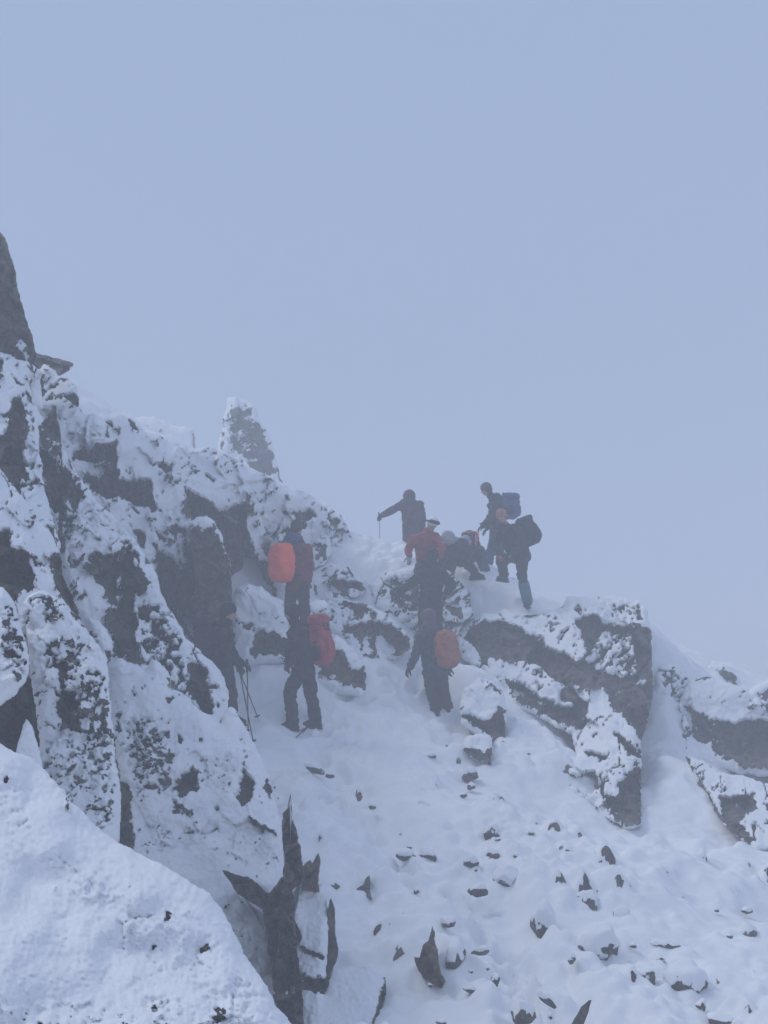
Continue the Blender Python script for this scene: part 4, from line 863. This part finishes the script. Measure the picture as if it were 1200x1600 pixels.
# --- hiker with the orange rain cover
_, j, fr = person('person in maroon jacket standing high on the left with bright orange pack cover', 18.0,
  dict(head=(464,825), neck=(462,843), chest=(464,858), pelvis=(465,912), shR=(479,858,-.1), elR=(484,886,-.1), haR=(481,909,-.02), shL=(449,856,.1), elL=(444,884,.08), haL=(448,905,.05),
       hipR=(472,916,-.06), knR=(476,946,-.02), anR=(477,975,0), toeR=(486,980,.12), hipL=(457,916,.06), knL=(453,946,.08), anL=(451,975,.1), toeL=(460,980,.2)),
  (0.62, 0.78), 'maroon', 'black', 'beanie', 'charcoal', collar='blue', seed=3, hood='navy')
backpack('bright orange rain-covered backpack on the hiker standing high on the left', 18.0, (441,879,-.24), 0.63, 0.38, 0.30, (-0.62, -0.78, 0), fr, j, 'orange', style='cover')
# --- hiker in the recess holding poles
_, j, fr = person('person all in black standing half hidden by the slab, holding trekking poles', 15.0,
  dict(head=(357,957), neck=(352,975), chest=(346,992), pelvis=(348,1048), shR=(343,991,-.17), elR=(352,1022,-.22), haR=(378,1036,-.16), shL=(351,991,.17), elL=(362,1020,.2), haL=(374,1038,.1),
       hipR=(352,1053,-.1), knR=(360,1084,-.12), anR=(362,1118,-.1), toeR=(378,1126,-.1), hipL=(350,1053,.1), knL=(357,1084,.14), anL=(357,1116,.12), toeL=(372,1124,.12)),
  (1, -0.12), 'black', 'charcoal', 'beanie', 'black', seed=4)
backpack('black backpack on the pole-holding hiker, half hidden by the slab', 15.0, (322,1003,.02), 0.72, 0.32, 0.26, (-1, 0.05, 0), fr, j, 'charcoal')
pole('dark trekking pole slanting forward, longest of the three beside the recess', P(372.,1036.,14.86), P(397.,1166.,14.55))
pole('dark upright trekking pole, rightmost grip of the three beside the recess', P(386.,1032.,14.84), P(388.,1150.,14.85))
pole('dark trekking pole leaning away to the right under the held grips', P(371.,1040.,15.08), P(405.,1127.,15.25))
pole('short dark stick lying on the snow at the standing hiker\'s feet', P(480.,1136.,15.46), P(451.,1164.,14.93), basket=False)
# --- hiker with the orange-brown backpack
_, j, fr = person('person in grey-blue jacket with orange-brown backpack, reaching down to the left', 17.2,
  dict(head=(669,966), neck=(671,982), chest=(674,996), pelvis=(679,1046), shR=(690,994,.08), elR=(703,1018,.14), haR=(702,1042,.1), shL=(658,994,-.1), elL=(651,1020,-.16), haL=(640,1043,-.18),
       hipR=(688,1050,.05), knR=(692,1080,.02), anR=(699,1104,.05), toeR=(696,1112,.18), hipL=(672,1050,-.05), knL=(674,1081,-.06), anL=(681,1106,-.02), toeL=(676,1113,.1)),
  (-0.5, 0.86), 'slate', 'charcoal', 'hood', 'violet', seed=5)
backpack('orange-brown rounded backpack on the hiker in the middle of the slope', 17.2, (698,1014,-.18), 0.58, 0.34, 0.28, (0.5, -0.86, 0), fr, j, 'rust', style='cover')
# --- climber in black
_, j, fr = person('person in black scrambling up the step, arm stretched to the left', 18.7,
  dict(head=(676,869), neck=(675,885), chest=(675,898), pelvis=(672,950), shL=(660,897), elL=(641,913,-.05), haL=(621,928,-.1), shR=(690,897), elR=(706,915,-.05), haR=(698,926,-.16),
       hipL=(664,954), knL=(662,978,-.1), anL=(662,1010,.08), toeL=(662,1014,.22), hipR=(681,954), knR=(683,978,-.1), anR=(684,1008,.08), toeR=(684,1012,.22)),
  (0.1, 1), 'black', 'black', 'beanie', 'black', seed=6, hem=0.14)
# --- red jacket
_, j, fr = person('person in red jacket and white helmet bending down over both hands at the crest', 19.5,
  dict(head=(675,820,-.05), neck=(669,832,0), chest=(663,842,.02), pelvis=(668,874,.22), shR=(647,843,-.05), elR=(638,856,-.1), haR=(639,869,-.15), shL=(680,840,-.02), elL=(690,856,-.1), haL=(686,870,-.2),
       hipR=(660,878,.22), knR=(655,892,.02), anR=(658,896,.42), toeR=(658,900,.5), hipL=(677,878,.22), knL=(680,892,.02), anL=(678,896,.42), toeL=(678,900,.5)),
  (0.3, -1), 'red', 'charcoal', 'helmet', 'white', seed=7, hem=0.06, gloves={'L': 'black', 'R': 'grey'})
# --- stooping, leg stretched
_, j, fr = person('person in dark clothes and grey hood stooping, one leg stretched down to the right', 20.0,
  dict(head=(700,842,-.1), neck=(706,846,0), chest=(711,851,.05), pelvis=(717,872,.1), shL=(698,854,-.02), elL=(693,868,-.05), haL=(692,882,-.1), shR=(724,850,.1), elR=(731,862,.05), haR=(734,874,-.05),
       hipL=(709,874,.1), knL=(703,888,-.05), anL=(702,900,.1), toeL=(696,905,.05), hipR=(722,872,.05), knR=(733,884,-.08), anR=(741,895,-.1), toeR=(750,902,-.14)),
  (-0.55, -0.6), 'slate', 'charcoal', 'hood', 'grey', seed=8, hem=0.06)
# --- crouching with red pack
_, j, fr = person('person crouching with grey hat below a pinkish red pack at the crest', 20.6,
  dict(head=(728,848,-.1), neck=(732,854,0), chest=(736,861,.05), pelvis=(744,878,.15), shR=(722,862,0), elR=(718,874,-.05), haR=(724,886,-.1), shL=(750,860,.05), elL=(757,872,0), haL=(752,885,-.1),
       hipR=(738,882,.12), knR=(728,889,-.12), anR=(735,903,.05), toeR=(728,906,-.05), hipL=(751,882,.12), knL=(758,889,-.1), anL=(757,903,.05), toeL=(762,906,-.05)),
  (-0.35, -0.9), 'slate', 'navy', 'beanie', 'grey', seed=9, hem=0.05)
backpack('small pinkish red backpack of the crouching person at the crest', 20.6, (734,845,.12), 0.36, 0.34, 0.22, (0.3, 0.7, 0.5), fr, j, 'pinkred', tilt=(0.05, 0.1, 1))
# --- far person with the stick
_, j, fr = person('person in hooded plum jacket on the crest leaning on a walking stick', 21.6,
  dict(head=(639,777,.0), neck=(641,786), chest=(643,795), pelvis=(645,840), shL=(631,787), elL=(613,797,-.05), haL=(598,805,-.1), shR=(656,789), elR=(660,816,.05), haR=(657,836,0),
       hipL=(639,844), knL=(637,872,-.05), anL=(637,902), toeL=(632,907,.1), hipR=(651,844), knR=(652,872,-.05), anR=(653,902), toeR=(648,907,.1)),
  (-0.4, 0.9), 'plum', 'charcoal', 'hood', 'plum', seed=10)
pole('slim grey walking stick planted by the hooded person on the crest', P(592.,802.,21.45), P(594.,850.,21.5), mat=M_ALU, basket=False)
# --- tall one with the blue pack
_, j, fr = person('tall person in dark hood with blue backpack facing left on the crest', 21.0,
  dict(head=(760,765), neck=(768,777), chest=(778,792), pelvis=(776,845), shL=(775,789,-.17), elL=(764,814,-.24), haL=(755,821,-.2), shR=(780,789,.17), elR=(772,815,.2), haR=(761,826,.2),
       hipL=(772,849,-.1), knL=(764,873,-.12), anL=(760,897,-.1), toeL=(751,903,-.1), hipR=(778,849,.1), knR=(784,872,.1), anR=(785,894,.1), toeR=(776,900,.1)),
  (-1, 0.1), 'charcoal', 'navy', 'beanie', 'plum', seed=11, hood='charcoal')
backpack('blue backpack on the tallest person standing on the crest', 21.0, (796,791,0), 0.52, 0.33, 0.32, (1, -0.12, 0), fr, j, 'blue')
pole('short dark axe shaft sticking out in front of the tallest person', P(762.,819.,20.8), P(747.,818.,20.75), name='ice_axe', basket=False, group='ice axes')
# --- nearest of the crest group
_, j, fr = person('person with orange hat and dark backpack stepping down, turquoise gaiter showing', 19.4,
  dict(head=(784,807,-.12), neck=(789,820,-.05), chest=(795,832), pelvis=(811,866,.05), shR=(779,834,.1), elR=(771,852,.02), haR=(779,866,-.12), shL=(812,831,-.1), elL=(819,852,-.18), haL=(803,866,-.22),
       hipL=(816,868,-.03), knL=(815,897,-.12), anL=(824,938,-.05), toeL=(822,949,-.22), hipR=(801,869,.1), knR=(783,878,-.02), anR=(788,898,.4), toeR=(780,904,.3)),
  (-0.5, -0.8), 'charcoal', 'charcoal', 'beanie', 'hatorange', seed=12, gloves={'L': 'black', 'R': 'darkred'}, gaiter=('L', 'teal'), boots='slate')
backpack('dark backpack on the person wearing the orange hat', 19.4, (825,830,.12), 0.56, 0.34, 0.26, (0.85, 0.35, 0.2), fr, j, 'charcoal')
# ------------------------------------------------------------------ loose stones in the snow
def _ico(sub):
    bm = bmesh.new(); bmesh.ops.create_icosphere(bm, subdivisions=sub, radius=1.0)
    v = np.array([x.co[:] for x in bm.verts]); f = [tuple(x.index for x in fc.verts) for fc in bm.faces]
    bm.free(); return v / np.linalg.norm(v, axis=1)[:, None], f
_ICO = {k: _ico(k) for k in (3, 4)}
def stone(label, px, py, w, h, seed, snowy=0.35, name='stone', group=None, sub=3, tilt=0.0, flat=1.0, sink=0.25, mat=None, category='stone'):
    """an angular stone bedded in the slope; (px,py) centre in the photograph, w x h its size there"""
    g = on_ground(px, py + h * 0.3)
    s = g[1] / FOCAL
    a, c = w * s * 0.5, h * s * 0.5
    rng = np.random.default_rng(seed)
    d, f = _ICO[sub]
    n = rng.normal(size=(13, 3)); n /= np.linalg.norm(n, axis=1)[:, None]
    off = rng.uniform(0.62, 1.0, 13)
    dots = d @ n.T
    r = np.min(np.where(dots > 0.05, off / np.maximum(dots, 0.05), 9.0), 1)
    r = np.minimum(r, 1.25)
    p = d * r[:, None]
    p = p + d * (0.07 * fbm(p * 2.6 + seed, 3, seed))[:, None]
    dep = (a + c) * 0.55 * flat
    p = p * np.array([a, dep, c * 1.15])
    R_ = Matrix.Rotation(tilt, 3, 'Y') @ Matrix.Rotation(rng.uniform(-0.5, 0.5), 3, 'Z')
    p = p @ np.array(R_).T
    e = p / np.array([a * a, dep * dep, c * c]); nz = (e[:, 2] / np.linalg.norm(e, axis=1))
    world_n = nz
    sn = sstep(snowy - 0.18, snowy + 0.18, world_n + 0.75 * fbm(p / max(a, c) * 1.9, 3, seed + 3))
    sn = np.maximum(sn, 0.26 + 0.3 * fbm(p / max(a, c) * 3.0, 3, seed + 9))
    p = p + np.array([0, 0, 1.0]) * (sn * min(0.05, c * 0.25))[:, None]
    p = p + g + np.array([0, dep * sink, -c * 0.15])
    o = mesh_obj(name, p, f, mat or M_ROCK, snow=sn, origin=(float(g[0]), float(g[1]), float(p[:, 2].min())))
    tag(o, label, category, group)
    return o
k = 100
BIG = [  # hand-placed larger stones, each told apart
 ('snow-domed boulder with rimed lower side right of the spike row', 850,1424,44,48,-0.1),
 ('rounded snow lump of a stone above the rimed boulder', 792,1366,34,30,-0.2),
 ('wide boulder with thick snow cap and dark belly on the right slope', 940,1460,62,58,-0.2),
 ('half-buried stone just above the wide dark-bellied boulder', 920,1398,34,32,0.0),
 ('boulder with dark right flank near the bottom right', 1070,1522,56,44,0.0),
 ('dark wedge-shaped stone left of the boulder with the dark flank', 1011,1519,26,22,0.55),
 ('small stone with rounded snow cap below right of the half-buried stone', 973,1427,24,22,0.2),
 ('dark fan-shaped stone alone in the middle of the slope', 735,1343,28,18,0.6),
 ('dark fan-shaped stone below the other one mid slope', 747,1386,28,18,0.5),
 ('grey stone cluster head below the dark-fronted block', 735,1204,22,20,0.4),
 ('rimed stone halfway between the outcrop foot and the fan-shaped stones', 767,1294,26,26,0.45),
 ('snow-covered round stone beside the sharp rock spike', 710,1482,30,42,0.05),
 ('flat dark stone right of the sharp rock spike', 752,1483,26,13,0.55),
 ('dark angular stone at the bottom edge right of centre', 815,1574,36,40,0.4),
 ('dark slanting stone high on the right slope', 1096,1337,18,22,0.5),
 ('snowy stone with dark hollow near the right edge', 1175,1380,34,28,0.2),
 ('low stone below the hollow stone near the right edge', 1172,1449,26,22,0.25),
 ('small dark stone at the gully foot', 1024,1251,24,14,0.5),
 ('smaller companion stone at the gully foot', 1045,1263,16,12,0.5),
 ('snow-muffled lump left of the trodden trail', 633,1330,30,16,0.1),
 ('second snow-muffled lump beside the trodden trail', 667,1331,26,18,0.05),
 ('crescent-shaped dark stone near the bottom right corner', 1128,1590,40,16,0.4),
]
for lab, x, y, w, h, s in BIG:
    k += 1; stone(lab, x, y, w, h, k, s - 0.15, name='boulder' if w > 40 else 'stone', sub=4 if w > 30 else 3, category='boulder' if w > 40 else 'stone')
stone('long dark sliver of rock along the bottom edge below the rimed boulder', 906,1576,14,62,171,0.9,name='rock_sliver',tilt=0.5,sub=3,flat=0.5)
stone('curved dark ledge of rock right of the wide dark-bellied boulder', 1046,1474,56,14,172,0.35,name='rock_sliver',tilt=0.18,sub=4,flat=0.6)
stone('thin dark rock rib slanting across the snow below the red backpack hiker', 670,1261,56,10,173,0.75,name='rock_sliver',tilt=0.5,sub=4,flat=0.5)
stone('faint rock rib beside the trail below the red backpack hiker', 487,1197,36,9,174,0.45,name='rock_sliver',tilt=0.38,sub=3,flat=0.5)
stone('thin slanting rock rib near the bottom of the slope', 853,1558,34,9,175,0.6,name='rock_sliver',tilt=0.75,sub=3,flat=0.5)
ZONES = [
 ('small stone in snow below the dark-fronted block', 'small stones below the block',
  [(650,1189,18,8),(675,1178,18,9),(737,1225,13,10),(726,1239,12,9),(694,1238,14,9),(582,1256,14,9),(562,1235,12,16),(500,1288,24,9),(515,1208,14,8),(700,1163,9,5)]),
 ('tiny stone in snow amid the open slope', 'tiny stones mid slope',
  [(623,1390,10,5),(652,1390,9,8),(854,1360,18,10),(808,1335,14,8),(743,1358,6,4),(780,1310,12,5),(626,1302,6,4),(640,1322,8,5),(700,1437,24,14),(830,1300,12,6)]),
 ('small stone in snow at the slope foot', 'small stones at the slope foot',
  [(775,1525,12,16),(733,1544,18,8),(894,1494,11,13),(735,1516,7,5),(762,1512,6,5),(672,1538,8,6),(690,1595,16,8),(860,1585,10,8),(1032,1497,12,9),(1096,1567,18,14),(1155,1600,14,18),(1165,1555,14,12),(990,1475,10,7),(1180,1520,16,12)]),
 ('small stone in snow on the right-hand slope', 'small stones on the right slope',
  [(954,1381,22,9),(1073,1344,10,7),(1168,1420,20,9),(985,1410,9,8),(1020,1440,10,8),(935,1360,12,7),(1000,1380,10,6),(1185,1480,20,14),(1150,1400,10,9),(1120,1420,9,6),(1065,1400,8,5),(1140,1460,9,7),(1022,1340,9,6)]),
]
ORD = ['first','second','third','fourth','fifth','sixth','seventh','eighth','ninth','tenth','eleventh','twelfth','thirteenth','fourteenth']
for lab, grp, spots in ZONES:
    for n_, (x, y, w, h) in enumerate(sorted(spots)):
        k += 1; stone(lab + ', ' + ORD[n_] + ' from the left', x, y, w, h, k, random.Random(k).uniform(-0.05, 0.4), group=grp)

# ------------------------------------------------------------------ cloud filling the air
def build_haze():
    m = bpy.data.materials.new('cloud_air'); m.use_nodes = True; nt = m.node_tree; nt.nodes.clear()
    v = nt.nodes.new('ShaderNodeVolumePrincipled'); v.inputs['Color'].default_value = (0.94, 0.96, 1.0, 1)
    v.inputs['Density'].default_value = HAZE; v.inputs['Anisotropy'].default_value = 0.0
    out = nt.nodes.new('ShaderNodeOutputMaterial'); nt.links.new(v.outputs['Volume'], out.inputs['Volume'])
    lo, hi = (-170, -140, -80), (170, 190, 13.5)
    vs = [(x, y, z) for x in (lo[0], hi[0]) for y in (lo[1], hi[1]) for z in (lo[2], hi[2])]
    fs = [(0,1,3,2),(4,6,7,5),(0,4,5,1),(2,3,7,6),(0,2,6,4),(1,5,7,3)]
    o = mesh_obj('haze', vs, fs, m, smooth=False)
    tag(o, 'cold blue cloud hanging over the whole ridge', kind='stuff')
HAZE = 0.0215
build_haze()
